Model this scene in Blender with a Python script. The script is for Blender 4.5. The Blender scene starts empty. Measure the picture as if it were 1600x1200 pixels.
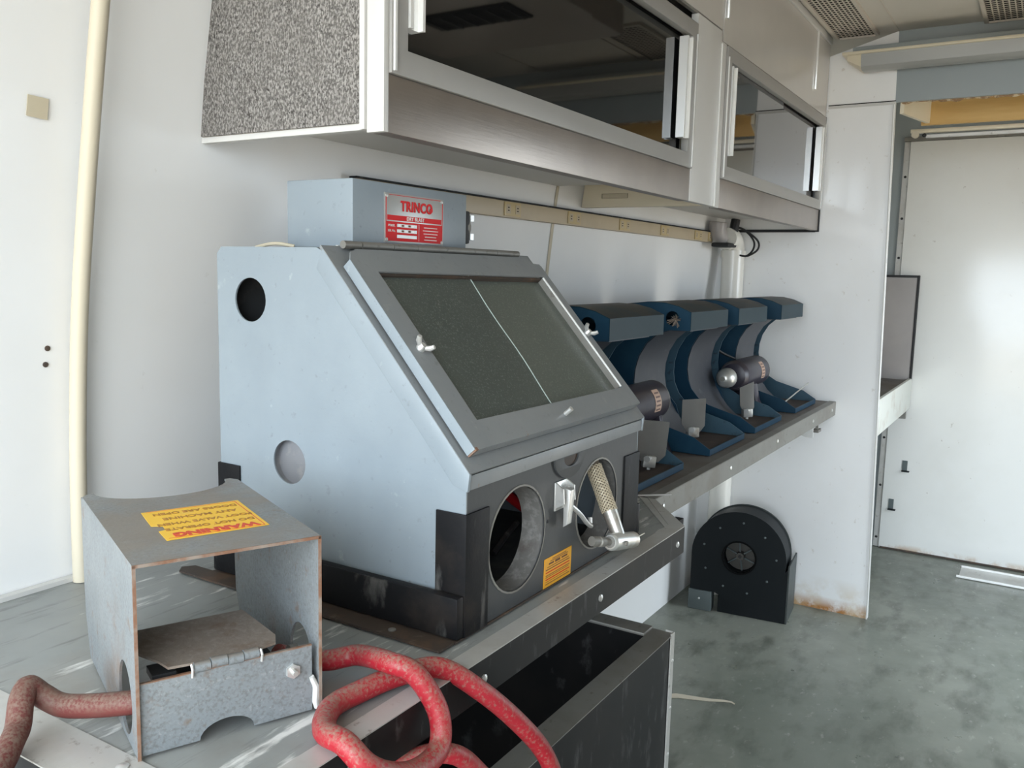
import bpy, bmesh, math, random
from mathutils import Vector, Matrix
from mathutils.geometry import tessellate_polygon

random.seed(7)
scene = bpy.context.scene
COL = scene.collection
PI = math.pi

# ------------------------------------------------------------------ camera
cam_d = bpy.data.cameras.new('camera')
cam = bpy.data.objects.new('camera', cam_d)
COL.objects.link(cam)
fwd = Vector((0.84426255, 0.52014555, -0.12910987)).normalized()
rgt = Vector((0.52705265, -0.84949075, 0.02410337))
rgt = (rgt - fwd * rgt.dot(fwd)).normalized()
upv = rgt.cross(fwd)
R = Matrix((rgt, upv, -fwd)).transposed()
cam.matrix_world = Matrix.Translation((-0.9978, -0.6874, 0.5384)) @ R.to_4x4()
cam_d.sensor_width = 36.0
cam_d.lens = 36.0 * 1353.5 / 1600.0
cam_d.clip_start = 0.02
scene.camera = cam

# ------------------------------------------------------------------ world, sun, exposure
world = bpy.data.worlds.new('world')
scene.world = world
world.use_nodes = True
wn = world.node_tree
wn.nodes['Background'].inputs[0].default_value = (0.80, 0.905, 1.0, 1)
wn.nodes['Background'].inputs[1].default_value = 5.0
sun_d = bpy.data.lights.new('sun', 'SUN')
sun_d.energy = 5.0
sun_d.color = (1.0, 0.93, 0.82)
sun_d.angle = 0.02
sun = bpy.data.objects.new('sun', sun_d)
sun.rotation_euler = Vector((-0.55, -0.25, -0.8)).to_track_quat('-Z', 'Y').to_euler()
COL.objects.link(sun)
por_d = bpy.data.lights.new('rear_opening_portal', 'AREA')
por_d.shape = 'RECTANGLE'
por_d.size, por_d.size_y = 2.35, 2.5
por_d.cycles.is_portal = True
por = bpy.data.objects.new('rear_opening_portal', por_d)
por.location = (-2.04, -0.48, 0.3)
por.rotation_euler = (PI / 2, 0, -PI / 2)
COL.objects.link(por)
por2_d = bpy.data.lights.new('side_door_portal', 'AREA')
por2_d.shape = 'RECTANGLE'
por2_d.size, por2_d.size_y = 0.95, 1.9
por2_d.cycles.is_portal = True
por2 = bpy.data.objects.new('side_door_portal', por2_d)
por2.location = (2.725, -1.67, 0.0)
por2.rotation_euler = (PI / 2, 0, 0)
COL.objects.link(por2)
scene.view_settings.view_transform = 'Standard'
scene.view_settings.look = 'None'
scene.view_settings.exposure = 0.95
scene.view_settings.gamma = 1.0
scene.cycles.diffuse_bounces = 8
scene.cycles.max_bounces = 14

# ------------------------------------------------------------------ materials
MATS = {}


def mat(name, col, rough=0.5, metal=0.0, layers=(), bump=None, spec=0.5, coat=0.0, transmission=0.0, rough_var=0.0, emit=0.0):
    """layers: (scale, detail, lo, hi, colour, amount, stretch) noise masks laid over the base colour"""
    m = bpy.data.materials.new(name)
    m.use_nodes = True
    nt = m.node_tree
    b = nt.nodes['Principled BSDF']
    b.inputs['Base Color'].default_value = (*col, 1)
    b.inputs['Roughness'].default_value = rough
    b.inputs['Metallic'].default_value = metal
    b.inputs['Specular IOR Level'].default_value = spec
    b.inputs['Coat Weight'].default_value = coat
    b.inputs['Transmission Weight'].default_value = transmission
    tc = nt.nodes.new('ShaderNodeTexCoord')
    prev = None

    def noise(scale, detail, stretch, off=0.0):
        mp = nt.nodes.new('ShaderNodeMapping')
        mp.inputs['Scale'].default_value = stretch
        mp.inputs['Location'].default_value = (off, off * 1.7, off * 0.3)
        nt.links.new(tc.outputs['Object'], mp.inputs['Vector'])
        n = nt.nodes.new('ShaderNodeTexNoise')
        n.inputs['Scale'].default_value = scale
        n.inputs['Detail'].default_value = detail
        n.inputs['Roughness'].default_value = 0.62
        nt.links.new(mp.outputs[0], n.inputs['Vector'])
        return n
    for i, L in enumerate(layers):
        scale, detail, lo, hi, c2, amt = L[:6]
        st = L[6] if len(L) > 6 else (1, 1, 1)
        n = noise(scale, detail, st, 3.1 * i)
        r = nt.nodes.new('ShaderNodeMapRange')
        r.inputs['From Min'].default_value = lo
        r.inputs['From Max'].default_value = hi
        r.inputs['To Min'].default_value = 0
        r.inputs['To Max'].default_value = amt
        nt.links.new(n.outputs['Fac'], r.inputs['Value'])
        fac = r.outputs['Result']
        if len(L) > 7 and L[7]:
            kind, a0, a1 = L[7]
            if kind == 'up':        # dust that settles on faces that look upward
                g = nt.nodes.new('ShaderNodeNewGeometry')
                s = nt.nodes.new('ShaderNodeSeparateXYZ')
                nt.links.new(g.outputs['Normal'], s.inputs[0])
            else:                   # stain that runs along a band of the object
                s = nt.nodes.new('ShaderNodeSeparateXYZ')
                nt.links.new(tc.outputs['Object'], s.inputs[0])
            r2 = nt.nodes.new('ShaderNodeMapRange')
            r2.inputs['From Min'].default_value = a0
            r2.inputs['From Max'].default_value = a1
            nt.links.new(s.outputs['Z'], r2.inputs['Value'])
            mu = nt.nodes.new('ShaderNodeMath')
            mu.operation = 'MULTIPLY'
            nt.links.new(fac, mu.inputs[0])
            nt.links.new(r2.outputs['Result'], mu.inputs[1])
            fac = mu.outputs[0]
        mx = nt.nodes.new('ShaderNodeMix')
        mx.data_type = 'RGBA'
        nt.links.new(fac, mx.inputs[0])
        if prev is None:
            mx.inputs[6].default_value = (*col, 1)
        else:
            nt.links.new(prev, mx.inputs[6])
        mx.inputs[7].default_value = (*c2, 1)
        prev = mx.outputs[2]
    if prev is not None:
        nt.links.new(prev, b.inputs['Base Color'])
    if rough_var:
        n = noise(9, 4, (1, 1, 1), 11)
        r = nt.nodes.new('ShaderNodeMapRange')
        r.inputs['From Min'].default_value = 0.3
        r.inputs['From Max'].default_value = 0.7
        r.inputs['To Min'].default_value = max(0.02, rough - rough_var)
        r.inputs['To Max'].default_value = rough + rough_var
        nt.links.new(n.outputs['Fac'], r.inputs['Value'])
        nt.links.new(r.outputs['Result'], b.inputs['Roughness'])
    if bump:
        scale, strength, st = bump
        n = noise(scale, 3, st, 7)
        bp = nt.nodes.new('ShaderNodeBump')
        bp.inputs['Strength'].default_value = strength
        bp.inputs['Distance'].default_value = 0.004
        nt.links.new(n.outputs['Fac'], bp.inputs['Height'])
        nt.links.new(bp.outputs[0], b.inputs['Normal'])
    if emit:
        b.inputs['Emission Color'].default_value = (*col, 1)
        b.inputs['Emission Strength'].default_value = emit
    MATS[name] = m
    return m


BROWN = (0.14, 0.10, 0.07)
DUST = (0.25, 0.215, 0.18)
RUST = (0.30, 0.12, 0.045)
M_WALL = mat('white_panel', (0.80, 0.80, 0.79), 0.34, layers=((1.6, 4, 0.45, 0.75, (0.72, 0.71, 0.68), 0.5), (22, 5, 0.68, 0.74, (0.5, 0.47, 0.42), 0.3)), rough_var=0.06, spec=0.4)
M_RWALL = mat('taupe_panel', (0.30, 0.275, 0.25), 0.5, layers=((2, 4, 0.45, 0.75, (0.25, 0.22, 0.2), 0.5),))
M_BULK = mat('glossy_white_panel', (0.87, 0.87, 0.865), 0.13, layers=((2.2, 4, 0.5, 0.8, (0.78, 0.77, 0.74), 0.5), (16, 7, 0.32, 0.52, (0.40, 0.17, 0.035), 0.95, (1, 1, 1), ('band', -0.895, -0.945)), (9, 5, 0.42, 0.62, (0.58, 0.46, 0.30), 0.7, (1, 1, 1), ('band', -0.80, -0.93)), (30, 4, 0.66, 0.73, (0.5, 0.44, 0.36), 0.4)), bump=(5, 0.035, (1, 1, 1)))
M_UPPER = mat('shaded_white_gloss_panel', (0.50, 0.475, 0.44), 0.18, layers=((2.2, 4, 0.5, 0.8, (0.43, 0.41, 0.38), 0.5),))  # white panel darkened, its shade under the ceiling put into the colour
M_DOOR = mat('far_door_panel', (0.80, 0.80, 0.77), 0.16, layers=((2.2, 4, 0.5, 0.8, (0.70, 0.69, 0.64), 0.5), (26, 4, 0.69, 0.74, (0.35, 0.3, 0.25), 0.5), (11, 5, 0.45, 0.6, (0.42, 0.24, 0.10), 0.8, (1, 1, 1), ('band', -0.915, -0.955))), bump=(4, 0.03, (1, 1, 1)))
M_BLUEGREY = mat('blue_grey_panel', (0.285, 0.32, 0.325), 0.35, layers=((3, 3, 0.5, 0.8, (0.33, 0.355, 0.355), 0.5),))
M_CEIL = mat('ceiling_panel', (0.58, 0.545, 0.48), 0.45, layers=((2, 4, 0.5, 0.75, (0.50, 0.465, 0.40), 0.6),))
M_FLOOR = mat('green_grey_vinyl', (0.165, 0.182, 0.152), 0.38, layers=((1.3, 5, 0.42, 0.62, (0.265, 0.275, 0.235), 0.85), (4.5, 7, 0.5, 0.68, (0.088, 0.096, 0.078), 0.75, (1.0, 2.0, 1)), (11, 9, 0.60, 0.70, (0.37, 0.37, 0.33), 0.55, (1.6, 3.0, 1)), (60, 3, 0.70, 0.76, (0.08, 0.07, 0.06), 0.8)), rough_var=0.12)
M_LAM = mat('grey_streaked_laminate', (0.255, 0.268, 0.258), 0.40, layers=((2.5, 4, 0.42, 0.7, (0.31, 0.32, 0.305), 0.7), (14, 7, 0.57, 0.70, (0.12, 0.125, 0.12), 0.75, (0.5, 3.4, 1)), (11, 8, 0.59, 0.67, (0.74, 0.74, 0.71), 0.9, (0.5, 3.0, 1)), (5, 6, 0.52, 0.72, (0.20, 0.175, 0.15), 0.5)), rough_var=0.1)
M_LAM2 = mat('dirty_laminate', (0.15, 0.142, 0.13), 0.6, layers=((3, 5, 0.4, 0.65, (0.095, 0.062, 0.042), 0.85), (14, 5, 0.6, 0.7, (0.25, 0.25, 0.235), 0.5, (0.6, 2.5, 1))))
M_BLKLAM = mat('black_streaked_laminate', (0.011, 0.0112, 0.0115), 0.45, layers=((16, 7, 0.58, 0.70, (0.10, 0.10, 0.10), 0.65, (2.4, 1, 0.7)), (3, 4, 0.45, 0.75, (0.028, 0.024, 0.022), 0.7)), spec=0.2)
M_ALU = mat('aluminium', (0.52, 0.515, 0.49), 0.45, 0.35, layers=((6, 5, 0.48, 0.72, (0.36, 0.33, 0.28), 0.6), (50, 4, 0.62, 0.72, (0.20, 0.16, 0.13), 0.6)), bump=(60, 0.1, (0.2, 3, 3)))
M_ALUD = mat('dull_aluminium', (0.235, 0.23, 0.21), 0.5, 0.35, layers=((6, 5, 0.45, 0.7, (0.15, 0.13, 0.105), 0.6), (50, 4, 0.62, 0.72, (0.10, 0.08, 0.06), 0.6)))
M_ALUF = mat('anodised_aluminium', (0.34, 0.33, 0.31), 0.5, 0.2, layers=((5, 3, 0.5, 0.8, (0.285, 0.275, 0.255), 0.5),), spec=0.35)
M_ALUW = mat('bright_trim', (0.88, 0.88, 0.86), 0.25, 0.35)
M_STEEL = mat('brushed_stainless', (0.40, 0.355, 0.315), 0.42, 1.0, layers=((3, 4, 0.45, 0.7, (0.32, 0.285, 0.255), 0.7),), bump=(40, 0.06, (0.3, 6, 6)))
M_CHROME = mat('bright_zinc', (0.68, 0.68, 0.66), 0.36, 0.7, layers=((40, 4, 0.55, 0.7, (0.40, 0.38, 0.35), 0.6),))
M_ZINC = mat('cast_zinc', (0.62, 0.62, 0.59), 0.36, 0.7, layers=((20, 4, 0.55, 0.7, (0.35, 0.24, 0.14), 0.6),))
M_SB = mat('blue_grey_enamel', (0.235, 0.275, 0.305), 0.36, layers=((2.2, 5, 0.44, 0.70, (0.30, 0.345, 0.375), 0.75), (24, 6, 0.66, 0.74, (0.42, 0.45, 0.46), 0.5), (55, 5, 0.62, 0.74, (0.15, 0.165, 0.17), 0.5), (40, 5, 0.68, 0.74, (0.10, 0.10, 0.10), 0.6)), bump=(90, 0.06, (1, 1, 1)), rough_var=0.06)
M_SBL = mat('grey_lid_enamel', (0.205, 0.218, 0.224), 0.40, layers=((4, 5, 0.45, 0.72, (0.265, 0.27, 0.265), 0.7), (22, 6, 0.64, 0.73, (0.34, 0.33, 0.30), 0.5), (70, 5, 0.60, 0.74, (0.13, 0.13, 0.125), 0.5), (45, 5, 0.70, 0.75, (0.24, 0.11, 0.05), 0.6)), bump=(90, 0.06, (1, 1, 1)), rough_var=0.08)  # lighter than the front: sky and ceiling reflection put into the colour
M_SBF = mat('dirty_shaded_front_enamel', (0.055, 0.058, 0.060), 0.48, layers=((4, 5, 0.45, 0.72, (0.075, 0.076, 0.075), 0.7), (22, 6, 0.64, 0.73, (0.12, 0.115, 0.105), 0.5)), bump=(90, 0.06, (1, 1, 1)), spec=0.35)  # darker than the lid: shade of the upright front painted in, plus dirt
M_SBD = mat('dark_enamel_inside', (0.05, 0.052, 0.053), 0.7, layers=((30, 5, 0.5, 0.7, (0.10, 0.095, 0.085), 0.7),))
M_BLKIRON = mat('black_angle_iron', (0.010, 0.010, 0.011), 0.5, layers=((18, 6, 0.58, 0.70, (0.16, 0.155, 0.145), 0.55, (2, 1, 0.4)), (7, 5, 0.55, 0.7, (0.032, 0.026, 0.022), 0.7)), bump=(50, 0.15, (1, 1, 1)), spec=0.18)
M_RUSTP = mat('rusty_brown_plate', (0.055, 0.040, 0.031), 0.6, layers=((14, 6, 0.5, 0.65, (0.115, 0.065, 0.038), 0.7), (30, 5, 0.6, 0.7, (0.18, 0.145, 0.115), 0.6)))
M_GALV = mat('worn_grey_sheet', (0.205, 0.225, 0.235), 0.46, 0.1, layers=((4, 6, 0.45, 0.7, (0.27, 0.285, 0.29), 0.7), (240, 4, 0.48, 0.66, (0.115, 0.11, 0.105), 0.55), (200, 4, 0.58, 0.70, (0.36, 0.37, 0.37), 0.45), (38, 7, 0.60, 0.70, (0.17, 0.095, 0.05), 0.6), (4.5, 6, 0.57, 0.70, (0.18, 0.10, 0.055), 0.55), (10, 6, 0.36, 0.58, (0.215, 0.188, 0.158), 0.85, (1, 1, 1), ('up', 0.5, 0.95))), bump=(80, 0.12, (1, 1, 1)), rough_var=0.1)
M_RUSTE = mat('rusted_edge', (0.19, 0.095, 0.055), 0.75, layers=((40, 5, 0.45, 0.65, (0.25, 0.215, 0.18), 0.8),))
M_TREAD = mat('dusty_steel_plate', (0.20, 0.165, 0.135), 0.75, layers=((30, 6, 0.5, 0.7, (0.14, 0.085, 0.055), 0.7), (120, 4, 0.5, 0.66, (0.27, 0.24, 0.21), 0.5)), bump=(90, 0.2, (1, 1, 1)))
M_DISC = mat('grey_disc', (0.21, 0.21, 0.22), 0.4, layers=((30, 4, 0.55, 0.7, (0.32, 0.30, 0.28), 0.6),))
M_PORT = mat('gritty_port_steel', (0.125, 0.122, 0.115), 0.6, layers=((60, 5, 0.5, 0.68, (0.25, 0.245, 0.235), 0.7), (12, 5, 0.55, 0.7, (0.06, 0.04, 0.03), 0.6)), bump=(120, 0.2, (1, 1, 1)))
M_BLK = mat('black_rubber', (0.012, 0.012, 0.013), 0.6)
M_HOLE = mat('black_void', (0.004, 0.004, 0.004), 0.9, spec=0.1)
M_GLASSP = mat('pitted_green_glass', (0.058, 0.070, 0.062), 0.30, layers=((300, 2, 0.54, 0.72, (0.24, 0.26, 0.24), 0.55), (3, 3, 0.45, 0.75, (0.085, 0.098, 0.086), 0.6)), spec=0.4)
M_GLASSP2 = mat('pitted_grey_green_glass', (0.092, 0.106, 0.090), 0.30, layers=((300, 2, 0.54, 0.72, (0.26, 0.28, 0.25), 0.5), (3, 3, 0.45, 0.75, (0.115, 0.13, 0.11), 0.6)), spec=0.4)
M_GEDGE = mat('green_glass_edge', (0.62, 0.74, 0.70), 0.2, transmission=0.2)
M_BLKGL = mat('dark_tinted_glass', (0.006, 0.006, 0.006), 0.035, spec=0.55)
M_BLKGL2 = mat('brown_tinted_glass', (0.012, 0.009, 0.008), 0.03, spec=0.9, coat=0.6)
M_CARPET = mat('grey_carpet', (0.125, 0.117, 0.109), 0.95, layers=((300, 5, 0.44, 0.60, (0.40, 0.38, 0.355), 0.9, (1, 1, 0.6)), (190, 4, 0.55, 0.66, (0.04, 0.036, 0.033), 0.85), (14, 3, 0.4, 0.65, (0.20, 0.187, 0.172), 0.3)), bump=(300, 0.9, (1, 1, 1)), spec=0.1)
M_TRIMW = mat('white_trim', (0.585, 0.575, 0.55), 0.4, spec=0.35)
M_CREAM = mat('cream_plastic', (0.68, 0.615, 0.47), 0.4, layers=((5, 4, 0.45, 0.75, (0.62, 0.53, 0.37), 0.6),))
M_PIPE = mat('cream_conduit', (0.56, 0.50, 0.385), 0.45, spec=0.3)
M_RACE = mat('tan_raceway', (0.47, 0.385, 0.26), 0.45, layers=((6, 4, 0.5, 0.7, (0.40, 0.32, 0.21), 0.6),))
M_OUT = mat('ochre_outlet', (0.50, 0.385, 0.19), 0.4)
M_PVC = mat('white_pvc', (0.72, 0.70, 0.64), 0.25)
M_HOODB = mat('hood_blue', (0.009, 0.042, 0.078), 0.42, layers=((6, 5, 0.5, 0.75, (0.02, 0.072, 0.115), 0.7), (9, 5, 0.4, 0.62, (0.055, 0.054, 0.05), 0.6, (1, 1, 1), ('up', 0.55, 0.9))), spec=0.3)
M_HOODL = mat('lit_hood_blue', (0.048, 0.098, 0.138), 0.45, layers=((6, 5, 0.5, 0.75, (0.075, 0.13, 0.165), 0.7), (40, 4, 0.6, 0.7, (0.03, 0.04, 0.05), 0.7)), spec=0.3)  # hood blue made lighter: light on the inner face put into the colour
M_HOODT = mat('hood_cover_grey_blue', (0.105, 0.125, 0.140), 0.48, layers=((5, 5, 0.45, 0.7, (0.135, 0.15, 0.158), 0.7), (8, 6, 0.34, 0.55, (0.088, 0.066, 0.050), 0.92, (1, 1, 1), ('up', 0.5, 0.88))), spec=0.35)
M_HOODT1 = mat('hood_cover_teal', (0.007, 0.028, 0.040), 0.48, layers=((5, 5, 0.45, 0.7, (0.014, 0.038, 0.050), 0.7), (8, 6, 0.36, 0.58, (0.042, 0.037, 0.031), 0.85, (1, 1, 1), ('up', 0.6, 0.95))), spec=0.25)
M_SHELL = mat('hood_liner_grey', (0.044, 0.049, 0.060), 0.45, layers=((5, 5, 0.45, 0.7, (0.07, 0.074, 0.085), 0.7), (12, 5, 0.62, 0.72, (0.15, 0.165, 0.185), 0.6)), spec=0.4)
M_TRAY = mat('tray_brown_dust', (0.055, 0.040, 0.033), 0.8, layers=((20, 5, 0.5, 0.7, (0.085, 0.06, 0.047), 0.8),))
M_MOTOR = mat('dark_violet_grey_enamel', (0.034, 0.030, 0.045), 0.35, layers=((8, 5, 0.5, 0.7, (0.05, 0.042, 0.046), 0.8), (10, 5, 0.45, 0.62, (0.075, 0.058, 0.048), 0.7, (1, 1, 1), ('up', 0.4, 0.95))), spec=0.4)
M_LABEL = mat('faded_label', (0.52, 0.36, 0.27), 0.6)
M_LABELD = mat('label_ink', (0.16, 0.10, 0.09), 0.6)
M_SHIELD = mat('grey_shield', (0.135, 0.135, 0.128), 0.45, layers=((8, 5, 0.5, 0.7, (0.11, 0.10, 0.09), 0.6),), rough_var=0.1)
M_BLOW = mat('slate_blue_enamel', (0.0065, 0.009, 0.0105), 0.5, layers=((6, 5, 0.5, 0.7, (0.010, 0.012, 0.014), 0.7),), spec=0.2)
M_BLOWE = mat('slate_edge', (0.05, 0.058, 0.056), 0.5, spec=0.3)
M_BLOWG = mat('grey_foot', (0.10, 0.12, 0.12), 0.5, spec=0.3)
M_FAN = mat('dusty_fan', (0.065, 0.06, 0.052), 0.6)
M_HOSE = mat('red_rubber_hose', (0.34, 0.012, 0.022), 0.45, layers=((5, 5, 0.42, 0.62, (0.40, 0.026, 0.04), 0.7), (260, 4, 0.38, 0.60, (0.25, 0.185, 0.14), 0.85, (1, 1, 1), ('up', 0.05, 0.9)), (5, 6, 0.55, 0.66, (0.21, 0.145, 0.11), 0.6), (190, 4, 0.52, 0.66, (0.28, 0.20, 0.155), 0.55)), spec=0.35)
M_HOSE2 = mat('dusty_red_hose', (0.12, 0.028, 0.024), 0.6, layers=((260, 4, 0.38, 0.60, (0.175, 0.125, 0.095), 0.85, (1, 1, 1), ('up', -0.3, 0.6)), (7, 6, 0.45, 0.6, (0.12, 0.075, 0.055), 0.8)), spec=0.3)
M_REDD = mat('red_inner_hose', (0.16, 0.004, 0.006), 0.5, spec=0.2)
M_BRAID = mat('braided_sleeve_tan', (0.50, 0.435, 0.32), 0.5, 0.25)
M_BRAIDD = mat('braid_gap', (0.11, 0.085, 0.06), 0.7)
M_YEL = mat('yellow_sticker', (0.82, 0.50, 0.035), 0.5, layers=((12, 5, 0.62, 0.70, (0.66, 0.44, 0.12), 0.7),))
M_YEL2 = mat('orange_yellow_sticker', (0.80, 0.38, 0.01), 0.5, layers=((14, 5, 0.6, 0.7, (0.65, 0.30, 0.03), 0.6),))
M_RED = mat('red_print', (0.60, 0.012, 0.014), 0.5, spec=0.2)
M_REDT = mat('red_lettering', (0.58, 0.055, 0.02), 0.5)
M_INK = mat('dark_print', (0.14, 0.05, 0.015), 0.6)
M_INKO = mat('ochre_print', (0.33, 0.15, 0.02), 0.6)
M_PLATE = mat('nameplate_silver', (0.42, 0.42, 0.40), 0.35, 0.5)
M_PALE = mat('pale_print', (0.62, 0.58, 0.54), 0.4, 0.2)
M_LIGHTW = mat('diffuser_plastic', (0.31, 0.315, 0.30), 0.35)
M_WOOD = mat('raw_yellow_wood', (0.58, 0.36, 0.12), 0.6, layers=((5, 5, 0.4, 0.7, (0.66, 0.44, 0.17), 0.8, (6, 0.6, 6)),))
M_WOODD = mat('torn_wood_edge', (0.30, 0.18, 0.09), 0.85, layers=((40, 5, 0.5, 0.6, (0.66, 0.54, 0.36), 0.9),))
M_VENT = mat('vent_plastic', (0.55, 0.50, 0.43), 0.5)
M_AC = mat('beige_ac_plastic', (0.52, 0.46, 0.40), 0.45)
M_TAPE = mat('tan_tape', (0.52, 0.46, 0.34), 0.5)
M_STRING = mat('cream_paper_strip', (0.60, 0.54, 0.43), 0.8)
M_GREYP = mat('grey_screen_panel', (0.36, 0.335, 0.32), 0.35, layers=((3, 4, 0.4, 0.7, (0.29, 0.27, 0.26), 0.7),))
M_MINT = mat('pale_counter', (0.70, 0.72, 0.67), 0.4, layers=((9, 5, 0.55, 0.7, (0.5, 0.45, 0.38), 0.6),))
M_GROUND = mat('gravel_ground', (0.40, 0.335, 0.26), 0.9, layers=((3, 6, 0.4, 0.7, (0.30, 0.25, 0.2), 0.6),))


# ------------------------------------------------------------------ mesh helpers
class MB:
    def __init__(self):
        self.v, self.f = [], []

    def add(self, vs, fs):
        o = len(self.v)
        self.v += [tuple(p) for p in vs]
        self.f += [tuple(i + o for i in q) for q in fs]
        return self

    def box(self, x0, x1, y0, y1, z0, z1, m=None):
        vs = [Vector((x, y, z)) for z in (z0, z1) for y in (y0, y1) for x in (x0, x1)]
        if m is not None:
            vs = [m @ p for p in vs]
        return self.add(vs, [(0, 2, 3, 1), (4, 5, 7, 6), (0, 1, 5, 4), (2, 6, 7, 3), (0, 4, 6, 2), (1, 3, 7, 5)])

    def prism(self, outer, holes, a, b, place):
        """flat outline (with holes) pushed from a to b; place(u, v, w) -> point"""
        loops = [outer] + list(holes)
        pts = [p for l in loops for p in l]
        tris = tessellate_polygon([[Vector((p[0], p[1], 0)) for p in l] for l in loops])
        n = len(pts)
        vs = [Vector(place(p[0], p[1], a)) for p in pts] + [Vector(place(p[0], p[1], b)) for p in pts]
        fs = [tuple(t) for t in tris] + [tuple(i + n for i in reversed(t)) for t in tris]
        k = 0
        for l in loops:
            c = len(l)
            for i in range(c):
                j = (i + 1) % c
                fs.append((k + i, k + j, k + j + n, k + i + n))
            k += c
        return self.add(vs, fs)

    def tube(self, path, r, n=10, cap=True):
        path = [Vector(p) for p in path]
        rs = r if isinstance(r, (list, tuple)) else [r] * len(path)
        vs, fs = [], []
        t0 = (path[1] - path[0]).normalized()
        ref = Vector((0, 0, 1)) if abs(t0.z) < 0.9 else Vector((1, 0, 0))
        nrm = (ref - t0 * ref.dot(t0)).normalized()
        for i, p in enumerate(path):
            t = (path[min(i + 1, len(path) - 1)] - path[max(i - 1, 0)]).normalized()
            nrm = (nrm - t * nrm.dot(t)).normalized()
            bn = t.cross(nrm)
            for k in range(n):
                a = 2 * PI * k / n
                vs.append(p + (nrm * math.cos(a) + bn * math.sin(a)) * rs[i])
        for i in range(len(path) - 1):
            for k in range(n):
                k2 = (k + 1) % n
                fs.append((i * n + k, i * n + k2, (i + 1) * n + k2, (i + 1) * n + k))
        if cap:
            fs.append(tuple(reversed(range(n))))
            fs.append(tuple((len(path) - 1) * n + k for k in range(n)))
        return self.add(vs, fs)

    def lathe(self, prof, origin, axis, n=24, cap=True):
        """prof: (distance along axis, radius)"""
        ax = Vector(axis).normalized()
        o = Vector(origin)
        ref = Vector((0, 0, 1)) if abs(ax.z) < 0.9 else Vector((1, 0, 0))
        u = (ref - ax * ref.dot(ax)).normalized()
        w = ax.cross(u)
        vs, fs = [], []
        for d, r in prof:
            for k in range(n):
                a = 2 * PI * k / n
                vs.append(o + ax * d + (u * math.cos(a) + w * math.sin(a)) * r)
        m = len(prof)
        for i in range(m - 1):
            for k in range(n):
                k2 = (k + 1) % n
                fs.append((i * n + k, i * n + k2, (i + 1) * n + k2, (i + 1) * n + k))
        if cap:
            fs.append(tuple(reversed(range(n))))
            fs.append(tuple((m - 1) * n + k for k in range(n)))
        return self.add(vs, fs)

    def sheet(self, path, t, a, b, place):
        """bent sheet: 2D path with thickness t, pushed from a to b"""
        P = [Vector((p[0], p[1])) for p in path]
        off = []
        for i, p in enumerate(P):
            d = (P[min(i + 1, len(P) - 1)] - P[max(i - 1, 0)]).normalized()
            off.append(p + Vector((-d.y, d.x)) * t)
        n = len(P)
        ring = P + off
        vs = [Vector(place(p.x, p.y, w)) for w in (a, b) for p in ring]
        fs = []
        m = 2 * n
        for i in range(n - 1):
            fs.append((i, i + 1, m + i + 1, m + i))
            fs.append((n + i + 1, n + i, m + n + i, m + n + i + 1))
            fs.append((i, n + i, n + i + 1, i + 1))
            fs.append((m + i, m + i + 1, m + n + i + 1, m + n + i))
        fs.append((0, m, m + n, n))
        fs.append((n - 1, m - 1, 2 * m - 1, m + n - 1))
        return self.add(vs, fs)

    def build(self, name, material, parent=None, bevel=0.0, smooth=35, seg=2):
        me = bpy.data.meshes.new(name)
        me.from_pydata(self.v, [], self.f)
        me.update()
        bm = bmesh.new()
        bm.from_mesh(me)
        bmesh.ops.recalc_face_normals(bm, faces=bm.faces)
        if bevel:
            es = [e for e in bm.edges if len(e.link_faces) == 2 and e.calc_face_angle(0) > 0.6]
            bmesh.ops.bevel(bm, geom=es, offset=bevel, segments=seg, profile=0.6, affect='EDGES', clamp_overlap=True)
        bm.to_mesh(me)
        bm.free()
        if smooth:
            for p in me.polygons:
                p.use_smooth = True
            me.set_sharp_from_angle(angle=math.radians(smooth))
        me.materials.append(material)
        o = bpy.data.objects.new(name, me)
        COL.objects.link(o)
        if parent is not None:
            put(o, parent)
        return o


ORIG = {}


def put(o, parent):
    o.parent = parent
    m = ORIG.get(parent.name, Matrix())
    o.matrix_parent_inverse = m.inverted()


def thing(name, label, cat, loc=(0, 0, 0), group=None, local=False):
    e = bpy.data.objects.new(name, None)
    e.empty_display_size = 0.05
    COL.objects.link(e)
    e.location = loc
    ORIG[e.name] = Matrix() if local else Matrix.Translation(loc)
    return tag(e, label, cat, group)


def tag(o, label, cat, group=None, kind=None):
    if label:
        o['label'] = label
    if cat:
        o['category'] = cat
    if group:
        o['group'] = group
    if kind:
        o['kind'] = kind
    return o


def struct(o, label=None):
    o['kind'] = 'structure'
    if label:
        o['label'] = label
    return o


def copy_tree(o, parent=None):
    c = o.copy()
    COL.objects.link(c)
    if parent is not None:
        c.parent = parent
    for ch in list(o.children):
        copy_tree(ch, c)
    return c


def circle(cx, cy, r, n=28, ry=None):
    ry = ry or r
    return [(cx + r * math.cos(2 * PI * i / n), cy + ry * math.sin(2 * PI * i / n)) for i in range(n)]


def catmull(pts, k=8):
    P = [Vector(p) for p in pts]
    out = []
    for i in range(len(P) - 1):
        p0, p1, p2, p3 = P[max(i - 1, 0)], P[i], P[i + 1], P[min(i + 2, len(P) - 1)]
        for j in range(k):
            t = j / k
            out.append(0.5 * ((2 * p1) + (p2 - p0) * t + (2 * p0 - 5 * p1 + 4 * p2 - p3) * t * t + (3 * p1 - p0 - 3 * p2 + p3) * t ** 3))
    out.append(P[-1])
    return out


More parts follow.
